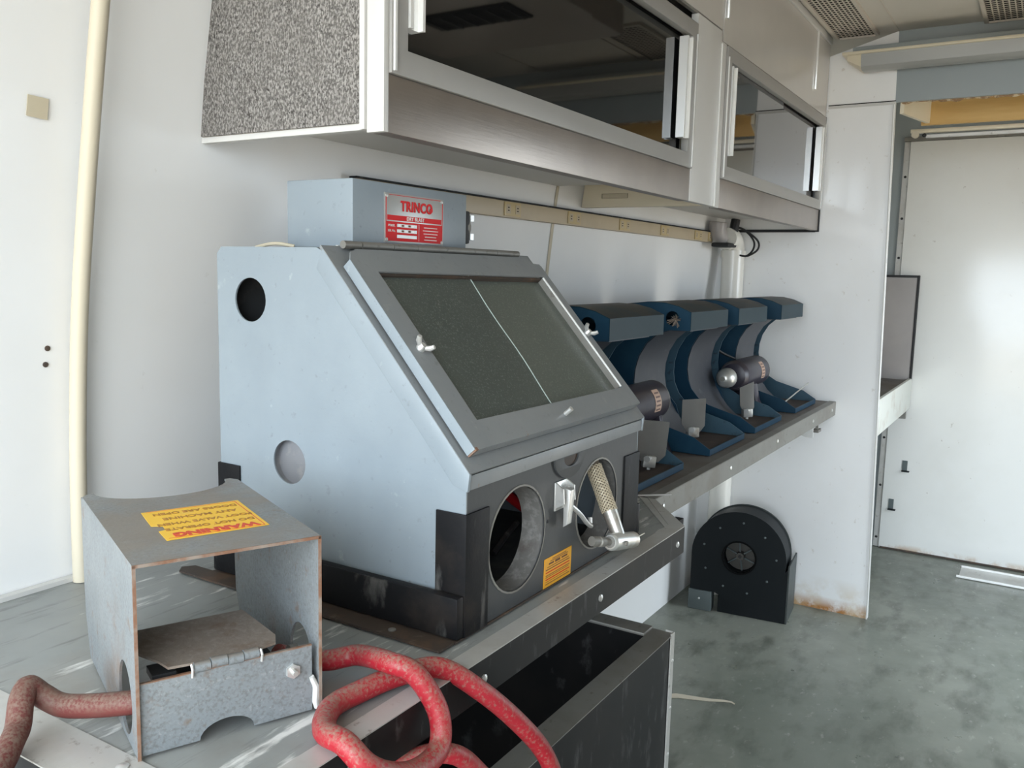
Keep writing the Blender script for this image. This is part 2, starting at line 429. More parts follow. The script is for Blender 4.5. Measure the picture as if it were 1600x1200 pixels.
def text(name, s, size, m, material, parent, bold=0.0, depth=0.0004, align='CENTER', sx=1.0, gap=1.0):
    cu = bpy.data.curves.new(name, 'FONT')
    cu.space_character = gap
    cu.body = s
    cu.size = size
    cu.align_x = align
    cu.align_y = 'CENTER'
    cu.offset = bold
    cu.extrude = depth
    o = bpy.data.objects.new(name, cu)
    COL.objects.link(o)
    dg = bpy.context.evaluated_depsgraph_get()
    me = bpy.data.meshes.new_from_object(o.evaluated_get(dg))
    bpy.data.objects.remove(o)
    me.transform(Matrix.Diagonal((sx, 1, 1, 1)))
    me.transform(m)
    me.materials.clear()
    me.materials.append(material)
    me.name = name
    o = bpy.data.objects.new(name, me)
    COL.objects.link(o)
    put(o, parent)
    return o


def frame(o, ex, ey):
    """matrix whose local x runs along ex, y along ey, at o"""
    ex = Vector(ex).normalized()
    ez = ex.cross(Vector(ey)).normalized()
    ey = ez.cross(ex)
    m = Matrix((ex, ey, ez)).transposed().to_4x4()
    m.translation = Vector(o)
    return m


PX = lambda u, v, w: (w, u, v)      # outline in (y, z), depth along x
PY = lambda u, v, w: (u, w, v)      # outline in (x, z), depth along y
PZ = lambda u, v, w: (u, v, w)      # outline in (x, y), depth along z


def screw(parent, p, axis, r=0.006, material=None, h=0.003, name='screw'):
    return MB().lathe([(0, r), (h * 0.6, r), (h, r * 0.55)], p, axis, 10).build(name, material or M_CHROME, parent)


FZ = -0.958      # floor
CZ = 1.555       # ceiling
XB = 2.985       # bulkhead
XD = 4.159       # far end wall
XR = -2.05       # rear opening
YR = -1.66       # right-hand wall

# ------------------------------------------------------------------ the van's shell
wallprof = [(0.692, FZ - 0.02), (0.692, 0.10), (0.688, 0.16), (0.680, 0.30), (0.666, 0.45), (0.653, 0.58), (0.638, 0.72), (0.620, 0.86), (0.594, 1.0), (0.55, 1.2), (0.50, 1.40), (0.45, CZ + 0.02)]


def wally(z):
    for (y0, z0), (y1, z1) in zip(wallprof, wallprof[1:]):
        if z0 <= z <= z1:
            return y0 + (y1 - y0) * (z - z0) / (z1 - z0)
    return 0.69


wl = struct(MB().sheet([(y, z) for y, z in wallprof], -0.04, XR, XD + 0.05, PX).build('wall_left', M_WALL), 'white curved side wall of the van behind the workbench')
struct(MB().box(XR, XD + 0.05, YR, 0.74, FZ - 0.03, FZ).build('floor', M_FLOOR), 'grey green marbled vinyl floor')
ceil = struct(MB().box(XR, XD + 0.05, YR - 0.04, 0.56, CZ, CZ + 0.04).build('ceiling', M_CEIL), 'beige white panelled ceiling')
for yy in (-0.06, -0.62, -1.18):
    MB().box(XR, XB - 0.002, yy - 0.002, yy + 0.002, CZ - 0.003, CZ - 0.0002).build('ceiling_seam', M_VENT, ceil)
struct(MB().prism([(XR, FZ - .02), (XD + .05, FZ - .02), (XD + .05, CZ), (XR, CZ)], [[(2.25, FZ), (2.25, 0.95), (3.20, 0.95), (3.20, FZ)]], YR - 0.04, YR, PY).build('wall_right', M_RWALL), 'taupe side wall with an open side door opposite the workbench')
bulk = struct(MB().prism([(-0.114, FZ)] + [(-0.06, CZ)] + [(y - 0.001, z) for y, z in reversed(wallprof) if z < CZ and z > FZ] + [(0.691, FZ)], [], XB, XB + 0.028, PX).build('wall_front', M_BULK), 'glossy white partition panel with rusty foot at the end of the bench')
MB().box(XB - 0.003, XB - 0.0005, -0.069, 0.20, 1.262, 1.274).build('seam_strip', M_TRIMW, bulk)
MB().box(XB - 0.0025, XB - 0.0004, -0.069, 0.20, 1.2735, 1.278).build('seam_gap', M_HOLE, bulk)
MB().prism([(-0.1165, FZ), (-0.0625, 1.268), (-0.058, 1.268), (-0.112, FZ)], [], XB - 0.004, XB + 0.030, PX).build('edge_trim', M_TRIMW, bulk)
struct(MB().box(XB + 0.002, XB + 0.022, YR, -0.060, 1.272, CZ).build('wall_header', M_BLUEGREY), 'blue grey header panel above the passage')
struct(MB().box(XD, XD + 0.04, YR, 0.70, FZ, CZ).build('wall_end', M_BLUEGREY), 'blue grey end wall beyond the partition')
# far door
d1 = struct(thing('door_1', None, None, (XD - 0.03, -0.4, FZ)), 'large glossy off white door at the far end')
MB().box(XD - 0.022, XD - 0.001, -0.95, 0.020, FZ + 0.004, 1.272).build('door_panel', M_DOOR, d1, bevel=0.002)
MB().box(XD - 0.024, XD - 0.001, -0.95, 0.052, 1.274, 1.296).build('top_rail', M_ALUD, d1)
MB().box(XD - 0.03, XD - 0.022, -0.95, 0.012, FZ + 0.002, FZ + 0.010).build('bottom_seal', M_RUSTP, d1)
tr = struct(thing('trim_1', None, None, (XD - 0.01, 0.035, FZ)), 'aluminium strip with dark screws beside the far door')
MB().box(XD - 0.014, XD - 0.001, 0.022, 0.050, FZ + 0.004, 1.272).build('strip', M_ALU, tr)
for zz in (-0.90, -0.60, -0.33, 0.45, 0.66, 0.87, 1.09):
    screw(tr, (XD - 0.014, 0.036, zz), (-1, 0, 0), 0.007, M_BLK)
# pocket of raw wood over the passage
wp = thing('wood_header_box', 'raw yellow wooden box open from below above the far passage', 'wood frame', (3.2, -0.5, 1.27))
MB().box(3.30, 3.325, YR + 0.01, -0.13, 1.222, 1.50).build('back_board', M_WOOD, wp)
MB().prism([(XB + 0.03, -0.082), (XB + 0.03, -0.098), (3.30, -0.165), (3.30, -0.149)], [], 1.228, 1.50, PZ).build('side_board', M_CREAM, wp)
edge = []
yy = -0.09
while yy > YR + 0.02:
    edge.append((yy, 1.272 - random.uniform(0.001, 0.012)))
    yy -= random.uniform(0.01, 0.035)
MB().prism([(-0.075, 1.285)] + edge + [(YR + 0.02, 1.285)], [], XB + 0.0225, XB + 0.030, PX).build('torn_edge', M_WOODD, wp)
rl = thing('curtain_rail', 'cream metal rail hanging across the far passage', 'rail', (3.42, -0.5, 1.2))
MB().box(3.405, 3.435, YR + 0.01, -0.075, 1.205, 1.222).build('rail', M_CREAM, rl, bevel=0.003)
MB().box(3.41, 3.43, YR + 0.01, -0.14, 1.183, 1.196).build('rod', M_ALU, rl)
MB().lathe([(0, 0.016), (0.012, 0.016)], (3.40, -0.098, 1.196), (-1, 0, 0), 14).build('end_bracket', M_TAPE, rl)
screw(rl, (3.40, -0.135, 1.192), (-1, 0, 0), 0.009, M_BLK, 0.008, 'bolt')

# ground behind the van
struct(MB().box(-40, 12, -25, 25, -1.75, -1.7).build('ground', M_GROUND), 'tan gravel ground outside')

# ------------------------------------------------------------------ ceiling fittings


def vent(x0, x1, y0, y1, label):
    v = thing('ceiling_vent', label, 'vent', ((x0 + x1) / 2, (y0 + y1) / 2, CZ), 'brown slatted ceiling vents')
    z = CZ
    MB().box(x0, x1, y0, y1, z - 0.004, z - 0.0005).build('backing', M_HOLE, v)
    MB().prism([(x0 - .014, y0 - .014), (x1 + .003, y0 - .014), (x1 + .003, y1 + .014), (x0 - .014, y1 + .014)], [[(x0, y0), (x0, y1), (x1, y1), (x1, y0)]], z - 0.012, z - 0.0005, PZ).build('frame', M_VENT, v)
    n = 9
    for i in range(1, n):
        y = y0 + (y1 - y0) * i / n
        MB().box(x0, x1, y - .0022, y + .0022, z - 0.0065, z - 0.0042).build('bar', M_VENT, v)
    m = MB()
    k = int((x1 - x0) / 0.026)
    for i in range(1, k):
        x = x0 + (x1 - x0) * i / k
        m.box(x - .003, x + .003, y0, y1, z - 0.0060, z - 0.0042)
    c = m.build('cross_slats', M_VENT, v)
    c['kind'] = 'stuff'
    return v


vent(2.05, 2.975, 0.028, 0.172, 'beige slotted ceiling vent beside the white upper panel')
vent(2.40, 2.975, -0.56, -0.385, 'beige slotted ceiling vent at the top right corner of the view')

lf = thing('light_fixture', 'long cream edged strip light fixed across the partition and header near the ceiling', 'light', (2.92, -0.4, 1.43))
prof = [(2.872, 1.452), (2.880, 1.405), (2.900, 1.394), (2.955, 1.394), (2.972, 1.405), (2.978, 1.452)]
MB().prism(prof, [], -1.25, 0.060, lambda u, v, w: (u, w, v)).build('diffuser', M_LIGHTW, lf, smooth=50)
MB().box(2.862, 2.983, -1.27, 0.135, 1.4525, 1.464).build('cream_rim', M_CREAM, lf, bevel=0.005)
MB().box(2.895, 2.983, -1.25, 0.10, 1.4645, 1.488).build('housing', M_BLUEGREY, lf, bevel=0.006)
MB().prism(prof, [], 0.0605, 0.118, lambda u, v, w: (2.925 + (u - 2.925) * (1.02 if w < .08 else .75), w, 1.452 + (v - 1.452) * (1.02 if w < .08 else .35))).build('end_cap', M_CREAM, lf)

ac = thing('ceiling_air_conditioner', 'beige ceiling air conditioner with black slotted outlet, seen mirrored in dark glass', 'air conditioner', (1.7, -0.7, CZ))
MB().box(1.40, 2.10, -1.15, -0.30, 1.42, CZ - 0.001).build('body', M_AC, ac, bevel=0.03)
MB().box(1.53, 1.70, -0.87, -0.48, 1.412, 1.4215).build('outlet_slot', M_HOLE, ac)
for i in range(6):
    y = -0.84 + i * 0.066
    MB().box(1.54, 1.69, y, y + 0.008, 1.406, 1.4115).build('louvre', M_BLK, ac)

# ------------------------------------------------------------------ workbenches
b1 = thing('workbench', 'grey streaked laminate workbench with aluminium edging under the blast cabinet', 'workbench', (0.2, 0.3, FZ))
top1 = [(-0.52, -0.056), (0.746, -0.056), (0.918, 0.083), (0.918, 0.684), (-0.52, 0.684)]
MB().prism(top1, [], -0.025, 0.0, PZ).build('bench_top', M_LAM, b1)
MB().prism([(-0.52, -0.059), (0.747, -0.059), (0.92, 0.081), (0.92, 0.1), (0.735, -0.026), (-0.52, -0.026)], [], 0.0004, 0.0022, PZ).build('front_strip', M_ALU, b1)
MB().prism([(0.735, -0.026), (0.9195, 0.1), (0.9195, 0.122), (0.715, -0.026)], [], 0.0003, 0.0016, PZ).build('corner_strip', M_ALU, b1)
MB().box(-0.522, -0.456, -0.026, 0.66, 0.0004, 0.0024).build('end_strip', M_ALU, b1)
fr = MB().box(-0.52, 0.7465, -0.0592, -0.0562, -0.056, 0.0006).build('front_edge', M_BLKLAM, b1)
for x in (-0.31, -0.035, 0.335, 0.705):
    screw(fr, (x, -0.0592, -0.028), (0, -1, 0), 0.0065, M_CHROME, 0.004)
MB().prism([(0.7465, -0.0592), (0.92, 0.0805), (0.918, 0.083), (0.745, -0.0565)], [], -0.056, 0.0004, PZ).build('angled_edge', M_ALUD, b1)
MB().box(-0.522, -0.520, -0.056, 0.684, -0.056, 0.0).build('end_edge', M_BLKLAM, b1)
MB().box(-0.50, 0.90, 0.0, 0.02, -0.10, -0.026).build('under_rail', M_BLKIRON, b1)
MB().box(0.86, 0.9, 0.56, 0.6, FZ + 0.001, -0.026).build('leg', M_ALUD, b1)
MB().box(-0.5, -0.46, 0.56, 0.6, FZ + 0.001, -0.026).build('leg', M_ALUD, b1)
screw(b1, (-0.475, 0.112, 0.0024), (0, 0, 1), 0.007, M_CHROME)

b2 = thing('workbench', 'brown dusted workbench with grey aluminium front edge under the blue dust hoods', 'workbench', (2.0, 0.4, FZ))
MB().prism([(0.922, 0.085), (2.98, 0.085), (2.98, 0.505), (2.865, 0.505), (2.865, 0.684), (0.922, 0.684)], [], -0.025, 0.0, PZ).build('bench_top', M_LAM2, b2)
MB().box(0.922, 2.98, 0.081, 0.110, 0.0003, 0.002).build('front_strip', M_ALUD, b2)
fr = MB().box(0.922, 2.98, 0.080, 0.084, -0.058, 0.0005).build('front_edge', M_ALUD, b2)
for x in (0.97, 1.50, 2.02, 2.55, 2.90):
    screw(fr, (x, 0.080, -0.027), (0, -1, 0), 0.007, M_CHROME, 0.004)
br = MB().prism([(0.10, -0.026), (0.10, -0.115), (0.13, -0.115), (0.36, -0.04), (0.36, -0.026)], [], 2.66, 2.665, PX).build('bracket', M_ALUW, b2)
MB().box(2.745, 2.760, 0.10, 0.11, -0.095, -0.026).build('bracket_bolt', M_ALUD, b2)
MB().box(2.735, 2.79, 0.095, 0.12, -0.105, -0.093).build('bolt_nut', M_ALUD, b2)
st = MB().box(-0.05, 0.05, -0.002, 0.002, 0, 0.003).build('white_stick', M_TRIMW)
st.location = (0.945, 0.10, 0.0025)
st.rotation_euler = (0, 0, math.radians(-48))
tag(st, 'thin white stick lying where the two benches meet', 'stick')

# open topped cabinet under the bench
bn = thing('open_bin', 'open topped black laminate bin with grey metal rim under the bench', 'bin', (0.1, 0.2, FZ))
BX0, BX1, BY0, BY1, BZ = -0.6, 0.75, -0.046, 0.60, -0.245
MB().box(BX0, BX1 - 0.001, BY0 + .003, BY0 + .018, FZ + .001, BZ - .002).build('front_panel', M_BLKLAM, bn)
MB().box(BX0, BX1 - 0.003, BY1 - .018, BY1, FZ + .001, BZ - .002).build('back_panel', M_BLKLAM, bn)
MB().box(BX1 - .018, BX1 - .001, BY0 + .018, BY1 - .018, FZ + .001, BZ - .002).build('end_panel', M_BLKLAM, bn)
MB().box(BX0, BX0 + .018, BY0 + .018, BY1 - .018, FZ + .001, BZ - .002).build('end_panel', M_BLKLAM, bn)
MB().box(BX0 + .018, BX1 - .018, BY0 + .018, BY1 - .018, FZ + .05, FZ + .07).build('bottom_panel', M_BLKLAM, bn)
MB().box(BX0, BX1, BY0, BY0 + 0.05, BZ - .002, BZ).build('front_rim', M_ALUD, bn)
MB().box(BX1 - 0.05, BX1, BY0 + .0502, BY1, BZ - .002, BZ + .006).build('end_rim', M_ALUD, bn, bevel=0.003)
MB().box(BX0, BX1 - .051, BY1 - .05, BY1, BZ - .002, BZ).build('back_rim', M_ALUD, bn)
ca = MB().prism([(BX1 - .016, BY0 - .001), (BX1 + .002, BY0 - .001), (BX1 + .002, BY0 + .02), (BX1, BY0 + .02), (BX1, BY0 + .002), (BX1 - .016, BY0 + .002)], [], FZ + .001, BZ + .004, PZ).build('corner_angle', M_ALU, bn)
for k in range(6):
    screw(ca, (BX1 - .007, BY0 - .001, BZ - .06 - .11 * k), (0, -1, 0), 0.004, M_CHROME)

# ------------------------------------------------------------------ sandblasting cabinet
sb = thing('blast_cabinet', 'blue grey steel sandblasting cabinet with sloped glass lid on the workbench', 'sandblaster', (0.3, 0.26, 0))
SW = 0.61
side = [(0.0, 0.006), (0.0, 0.232), (0.277, 0.562), (0.292, 0.568), (0.510, 0.568), (0.521, 0.557), (0.521, 0.006)]
MB().prism(side, [circle(0.441, 0.481, 0.0365), circle(0.354, 0.218, 0.0365)], 0.0, 0.003, PX).build('side_panel', M_SB, sb)
MB().prism(side, [], SW - 0.003, SW, PX).build('side_panel', M_SB, sb)
MB().lathe([(0.0031, 0.0375), (0.0031, 0.041), (0.016, 0.041), (0.0159, 0.0375), (0.0140, 0.030), (0.0120, 0.0001)], (0, 0.354, 0.218), (1, 0, 0), 24, cap=False).build('blanking_disc', M_DISC, sb)
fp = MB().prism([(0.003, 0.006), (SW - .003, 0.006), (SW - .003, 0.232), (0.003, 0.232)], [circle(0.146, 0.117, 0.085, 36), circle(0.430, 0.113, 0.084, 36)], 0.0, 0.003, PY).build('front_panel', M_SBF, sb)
for cx, cz, r in ((0.146, 0.117, 0.085), (0.430, 0.113, 0.084)):
    MB().lathe([(-0.0015, r - .001), (-0.0015, r + .0022), (0.0, r + .0022), (0.0, r)], (cx, 0, cz), (0, 1, 0), 36, cap=False).build('port_rim', M_ALUD, sb)
    MB().lathe([(0.002, r), (0.040, r - .002), (0.040, r - .005), (0.002, r - .002)], (cx, 0, cz), (0, 1, 0), 36, cap=False).build('arm_port', M_PORT, sb)
MB().box(0.003, SW - .003, 0.518, 0.521, 0.006, 0.557).build('back_panel', M_SBD, sb)
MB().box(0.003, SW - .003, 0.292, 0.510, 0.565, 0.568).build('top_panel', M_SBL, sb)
MB().box(0.003, SW - .003, 0.003, 0.518, 0.006, 0.009).build('floor_panel', M_SBD, sb)
# sloping frame and lid in slope coordinates
A0 = Vector((0, 0.279, 0.568))
S = (Vector((0, -0.006, 0.249)) - A0).normalized()
N = Vector((0, -0.74573, 0.66625))
PS = lambda u, v, w: tuple(A0 + Vector((u, 0, 0)) + S * v + N * w)       # u = x, v = down the slope, w = out
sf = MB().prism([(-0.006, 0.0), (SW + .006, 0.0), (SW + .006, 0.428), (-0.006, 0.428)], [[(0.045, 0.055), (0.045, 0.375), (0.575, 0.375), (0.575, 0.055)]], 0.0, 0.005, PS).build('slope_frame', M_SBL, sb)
for x0, x1 in ((-0.007, -0.0005), (SW + .0005, SW + .007)):
    MB().prism([(0.006, 0.0045), (0.020, -0.026), (0.424, -0.030), (0.447, -0.016), (0.4290, 0.0045)], [], x0, x1, lambda u, v, w: PS(w, u, v)).build('side_flange', M_SB, sb, bevel=0.002)
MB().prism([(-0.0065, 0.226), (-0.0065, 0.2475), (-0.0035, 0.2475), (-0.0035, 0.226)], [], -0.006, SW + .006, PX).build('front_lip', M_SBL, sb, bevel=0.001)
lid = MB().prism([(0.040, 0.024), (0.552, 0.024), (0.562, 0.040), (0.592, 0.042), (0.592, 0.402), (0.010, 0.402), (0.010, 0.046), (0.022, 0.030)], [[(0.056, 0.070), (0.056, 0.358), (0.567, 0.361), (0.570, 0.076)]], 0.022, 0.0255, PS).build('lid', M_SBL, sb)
MB().prism([(0.046, 0.008), (0.046, 0.0255), (0.402, 0.0255), (0.402, 0.008)], [], 0.0085, 0.0099, lambda u, v, w: PS(w, u, v)).build('lid_flange', M_SB, lid)
MB().prism([(0.046, 0.008), (0.046, 0.0255), (0.402, 0.0255), (0.402, 0.008)], [], 0.592, 0.594, lambda u, v, w: PS(w, u, v)).build('lid_flange', M_SBL, lid)
MB().prism([(0.0102, 0.008), (0.0102, 0.0255), (0.5918, 0.0255), (0.5918, 0.008)], [], 0.402, 0.404, lambda u, v, w: PS(u, w, v)).build('lid_flange', M_SBL, lid)
MB().prism([(0.010, 0.3995), (0.010, 0.4045), (0.016, 0.4045), (0.016, 0.3995)], [], 0.0075, 0.0258, PS).build('worn_corner', M_RUSTE, lid)
for a, b, c, d in ((0.0562, 0.0598, 0.072, 0.356), (0.563, 0.5665, 0.079, 0.357)):
    MB().prism([(a, c), (b, c), (b, d), (a, d)], [], 0.008, 0.0235, PS).build('inner_channel', M_ALUD, lid)
MB().prism([(0.5665, 0.079), (0.5695, 0.079), (0.5665, 0.358), (0.5640, 0.358)], [], 0.0225, 0.0268, PS).build('bright_bead', M_ALUW, lid)
MB().prism([(0.06, 0.0705), (0.563, 0.0765), (0.563, 0.080), (0.06, 0.074)], [], 0.010, 0.0215, PS).build('inner_channel', M_RUSTP, lid)
seam = [(0.317 - 0.004 * math.sin(PI * t) * math.sin(2.2 * PI * t) - 0.020 * t, 0.062 + 0.306 * t) for t in [i / 14 for i in range(15)]]
MB().prism([(0.050, 0.062)] + seam + [(0.050, 0.368)], [], 0.0135, 0.0165, PS).build('glass_pane', M_GLASSP, lid)
MB().prism([(0.296, 0.0625), (0.572, 0.0625), (0.572, 0.368), (0.270, 0.368)], [], 0.0090, 0.0120, PS).build('glass_pane', M_GLASSP2, lid)
MB().sheet(seam, 0.0025, 0.0134, 0.0172, lambda u, v, w: PS(u, v, w)).build('glass_edge', M_GEDGE, lid)


def wingnut(x, s):
    c = Vector(PS(x, s, 0.0256))
    w = MB().lathe([(0, 0.0075), (0.004, 0.0075), (0.010, 0.0045)], c, N, 12)
    for sg in (-1, 1):
        d = (S * 0.75 + Vector((0.55, 0, 0))).normalized()
        w.tube([c + N * 0.005 + d * sg * 0.004, c + N * 0.011 + d * sg * 0.011, c + N * 0.018 + d * sg * 0.014], [0.0035, 0.0045, 0.0035], 8)
    w.build('wing_nut', M_CHROME, lid)


wingnut(0.034, 0.222)
wingnut(0.580, 0.226)
MB().lathe([(0, 0.0045), (0.016, 0.0045)], PS(0.300, 0.385, 0.0256), N, 10).build('lid_bolt', M_CHROME, lid)
hg = [0.030, 0.070, 0.15, 0.215, 0.30, 0.39, 0.47, 0.556]
for a, b in zip(hg, hg[1:]):
    MB().lathe([(0.0006, 0.0064), (b - a - 0.0006, 0.0064)], (a, 0.264, 0.5735), (1, 0, 0), 12).build('hinge_knuckle', M_ALUD, sb)
MB().prism([(0.264, 0.5685), (0.2995, 0.5684), (0.2995, 0.5700), (0.266, 0.5720)], [], 0.055, 0.553, PX).build('hinge_leaf', M_ALUD, sb)
# control box
cb = MB().box(0.094, 0.421, 0.301, 0.452, 0.5705, 0.684).build('control_box', M_SB, sb, bevel=0.003)
MB().box(0.088, 0.100, 0.300, 0.46, 0.5682, 0.5703).build('base_tab', M_ALU, cb)
MB().lathe([(0, 0.004), (0.004, 0.003)], (0.089, 0.33, 0.5705), (0, 0, 1), 10).build('rivet', M_CHROME, cb)
MB().tube(catmull([(0.04, 0.47, 0.5685), (0.045, 0.43, 0.575), (0.06, 0.40, 0.571)]), 0.003, 8).build('gasket_scrap', M_TAPE, sb)
pl = MB().box(0.172, 0.343, 0.2995, 0.3008, 0.583, 0.668).build('nameplate', M_PLATE, cb, bevel=0.0003)
YF = 0.2994


def bar(x0, x1, z0, z1, m, p, nm, d=0.0004):
    return MB().box(x0, x1, YF - d, YF + 0.0002, z0, z1).build(nm, m, p, smooth=0)


bar(0.180, 0.336, 0.6215, 0.6305, M_RED, pl, 'red_band')
bar(0.178, 0.338, 0.586, 0.6195, M_RED, pl, 'red_field')
bar(0.185, 0.333, 0.6645, 0.6655, M_RED, pl, 'red_border')
bar(0.176, 0.177, 0.590, 0.6605, M_RED, pl, 'red_border')
bar(0.339, 0.340, 0.590, 0.6605, M_RED, pl, 'red_border')
TM = lambda x, z: frame((x, YF - 0.0007, z), (1, 0, 0), (0, 0, 1))
text('lettering', 'TRINCO', 0.0245, TM(0.262, 0.6465), M_RED, pl, 0.0008, sx=0.92, gap=1.12)
MB().lathe([(0, 0.0042), (0.0006, 0.0042)], (0.3035, YF - 0.0009, 0.6450), (0, -1, 0), 14).build('logo_flame', M_RED, pl)
text('lettering', 'DRY BLAST', 0.0092, TM(0.258, 0.6258), M_PALE, pl, 0.0001, sx=1.0, gap=1.12)
text('lettering', 'MODEL', 0.0055, TM(0.191, 0.6125), M_PALE, pl, 0.0)
text('lettering', 'SER. No.', 0.0055, TM(0.191, 0.6035), M_PALE, pl, 0.0)
for i, z in enumerate((0.6105, 0.6010, 0.5915)):
    bar(0.206, 0.262, z, z + 0.0055, M_PLATE, pl, 'entry_field', 0.0007)
    if i < 2:
        for k in range(5):
            bar(0.209 + k * 0.0095, 0.2155 + k * 0.0095, z + .001, z + .0045, M_INK if k in (1, 3) else M_PALE, pl, 'stamped_mark', 0.0009)
bar(0.268, 0.2685, 0.588, 0.618, M_PALE, pl, 'rule_line', 0.0007)
for k in range(5):
    w = (0.040, 0.046, 0.042, 0.034, 0.038)[k]
    bar(0.303 - w / 2, 0.303 + w / 2, 0.6125 - k * 0.0055, 0.6137 - k * 0.0055, M_PALE, pl, 'small_print', 0.0007)
for x in (0.178, 0.337):
    for z in (0.588, 0.663):
        screw(pl, (x, 0.2995, z), (0, -1, 0), 0.0032, M_CHROME, 0.002, 'rivet')
kn = MB().box(0.4215, 0.440, 0.305, 0.350, 0.590, 0.654).build('connector', M_BLK, cb, bevel=0.004)
MB().lathe([(0, 0.022), (0.012, 0.022), (0.015, 0.018)], (0.436, 0.327, 0.622), (1, -0.35, 0), 18).build('connector_cap', M_ALUD, kn)
for z in (0.604, 0.640):
    MB().box(0.4405, 0.452, 0.304, 0.314, z - .006, z + .006).build('connector_clip', M_CHROME, kn)
# corner angles, rail, base plate
MB().prism([(-0.004, -0.004), (0.058, -0.004), (0.058, -0.0003), (-0.0003, -0.0003), (-0.0003, 0.051), (-0.004, 0.051)], [], 0.005, 0.190, PZ).build('corner_angle', M_BLKIRON, sb, bevel=0.0015)
MB().prism([(-0.004, 0.525), (0.05, 0.525), (0.05, 0.5214), (-0.0003, 0.5214), (-0.0003, 0.470), (-0.004, 0.470)], [], 0.005, 0.196, PZ).build('corner_angle', M_BLKIRON, sb, bevel=0.0015)
MB().prism([(SW + .004, -0.004), (0.545, -0.004), (0.545, -0.0003), (SW + .0003, -0.0003), (SW + .0003, 0.051), (SW + .004, 0.051)], [], 0.005, 0.182, PZ).build('corner_angle', M_BLKIRON, sb, bevel=0.0015)
MB().box(-0.022, -0.0045, -0.003, 0.52, 0.007, 0.070).build('side_rail', M_BLKIRON, sb, bevel=0.004)
MB().box(SW + .0045, SW + .022, -0.003, 0.52, 0.007, 0.070).build('side_rail', M_BLKIRON, sb, bevel=0.004)
MB().prism([(-0.060, 0.0), (-0.024, 0.0), (-0.0242, 0.565), (-0.043, 0.578), (-0.058, 0.565)], [], 0.0026, 0.006, PZ).build('base_flange', M_RUSTP, sb)
MB().box(-0.0235, SW + .022, -0.002, 0.52, 0.0026, 0.0055).build('base_plate', M_RUSTP, sb)
for y in (0.10, 0.42):
    screw(sb, (-0.042, y, 0.006), (0, 0, 1), 0.006, M_ALUD)
# half round vent plate under the lip
half = [(0.310 + 0.055 * math.cos(a), 0.2255 + 0.040 * math.sin(a)) for a in [PI + PI * i / 16 for i in range(17)]]
hole = [(0.314 + 0.028 * math.cos(a), 0.2240 + 0.018 * math.sin(a)) for a in [PI + PI * i / 12 for i in range(13)]]
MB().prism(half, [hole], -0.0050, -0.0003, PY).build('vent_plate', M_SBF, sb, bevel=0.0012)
MB().prism(hole, [], -0.0012, -0.0004, PY).build('vent_mesh', M_RUSTP, sb)
# toggle latch
lt = MB().box(0.262, 0.304, -0.003, -0.0003, 0.135, 0.185).build('latch', M_CHROME, sb, bevel=0.001)
for x in (0.262, 0.301):
    MB().prism([(-0.003, 0.185), (-0.018, 0.176), (-0.020, 0.150), (-0.003, 0.140)], [], x, x + 0.003, PX).build('latch_cheek', M_CHROME, lt)
MB().prism([(-0.012, 0.176), (-0.025, 0.172), (-0.020, 0.112), (-0.012, 0.106)], [], 0.2755, 0.292, PX).build('latch_lever', M_CHROME, lt, bevel=0.001)
MB().tube(catmull([(0.294, -0.018, 0.140), (0.318, -0.022, 0.122), (0.345, -0.022, 0.100), (0.372, -0.018, 0.086), (0.380, -0.012, 0.088), (0.383, -0.010, 0.098)]), 0.0042, 8).build('latch_hook', M_CHROME, lt)
# front sticker
stk = MB().prism([(0.233, 0.006), (0.331, 0.006), (0.332, 0.057), (0.235, 0.057)], [], -0.0010, -0.0003, PY).build('warning_sticker', M_YEL2, sb)
YS = -0.0013
for z, x0, x1, t, m in ((0.0525, 0.262, 0.312, .0019, M_INKO), (0.0495, 0.255, 0.318, .0019, M_INKO), (0.0455, 0.25, 0.268, .003, M_INK), (0.0455, 0.272, 0.290, .0042, M_INK), (0.0455, 0.295, 0.316, .003, M_INK), (0.0405, 0.245, 0.322, .0019, M_INKO), (0.0365, 0.24, 0.325, .0016, M_INK), (0.0315, 0.24, 0.325, .0016, M_RED), (0.0265, 0.24, 0.325, .0019, M_INKO), (0.0235, 0.24, 0.322, .0014, M_INKO), (0.0195, 0.24, 0.325, .0016, M_RED), (0.0155, 0.24, 0.318, .001, M_INKO), (0.0115, 0.24, 0.325, .0019, M_INKO)):
    MB().box(x0, x1, YS, -0.001, z - t / 2, z + t / 2).build('print_line', m, stk, smooth=0)
screw(sb, (0.243, -0.0002, 0.122), (0, -1, 0), 0.003, M_BLK, 0.001, 'dark_spot')
# red hose inside, seen through the left port
MB().tube(catmull([(0.16, 0.083, 0.205), (0.22, 0.081, 0.170), (0.28, 0.080, 0.132), (0.36, 0.080, 0.082)]), 0.0095, 10).build('inner_hose', M_REDD, sb)
MB().tube(catmull([(0.20, 0.08, 0.062), (0.24, 0.08, 0.083), (0.29, 0.09, 0.092)]), 0.006, 8).build('inner_fitting', M_BLKIRON, sb)

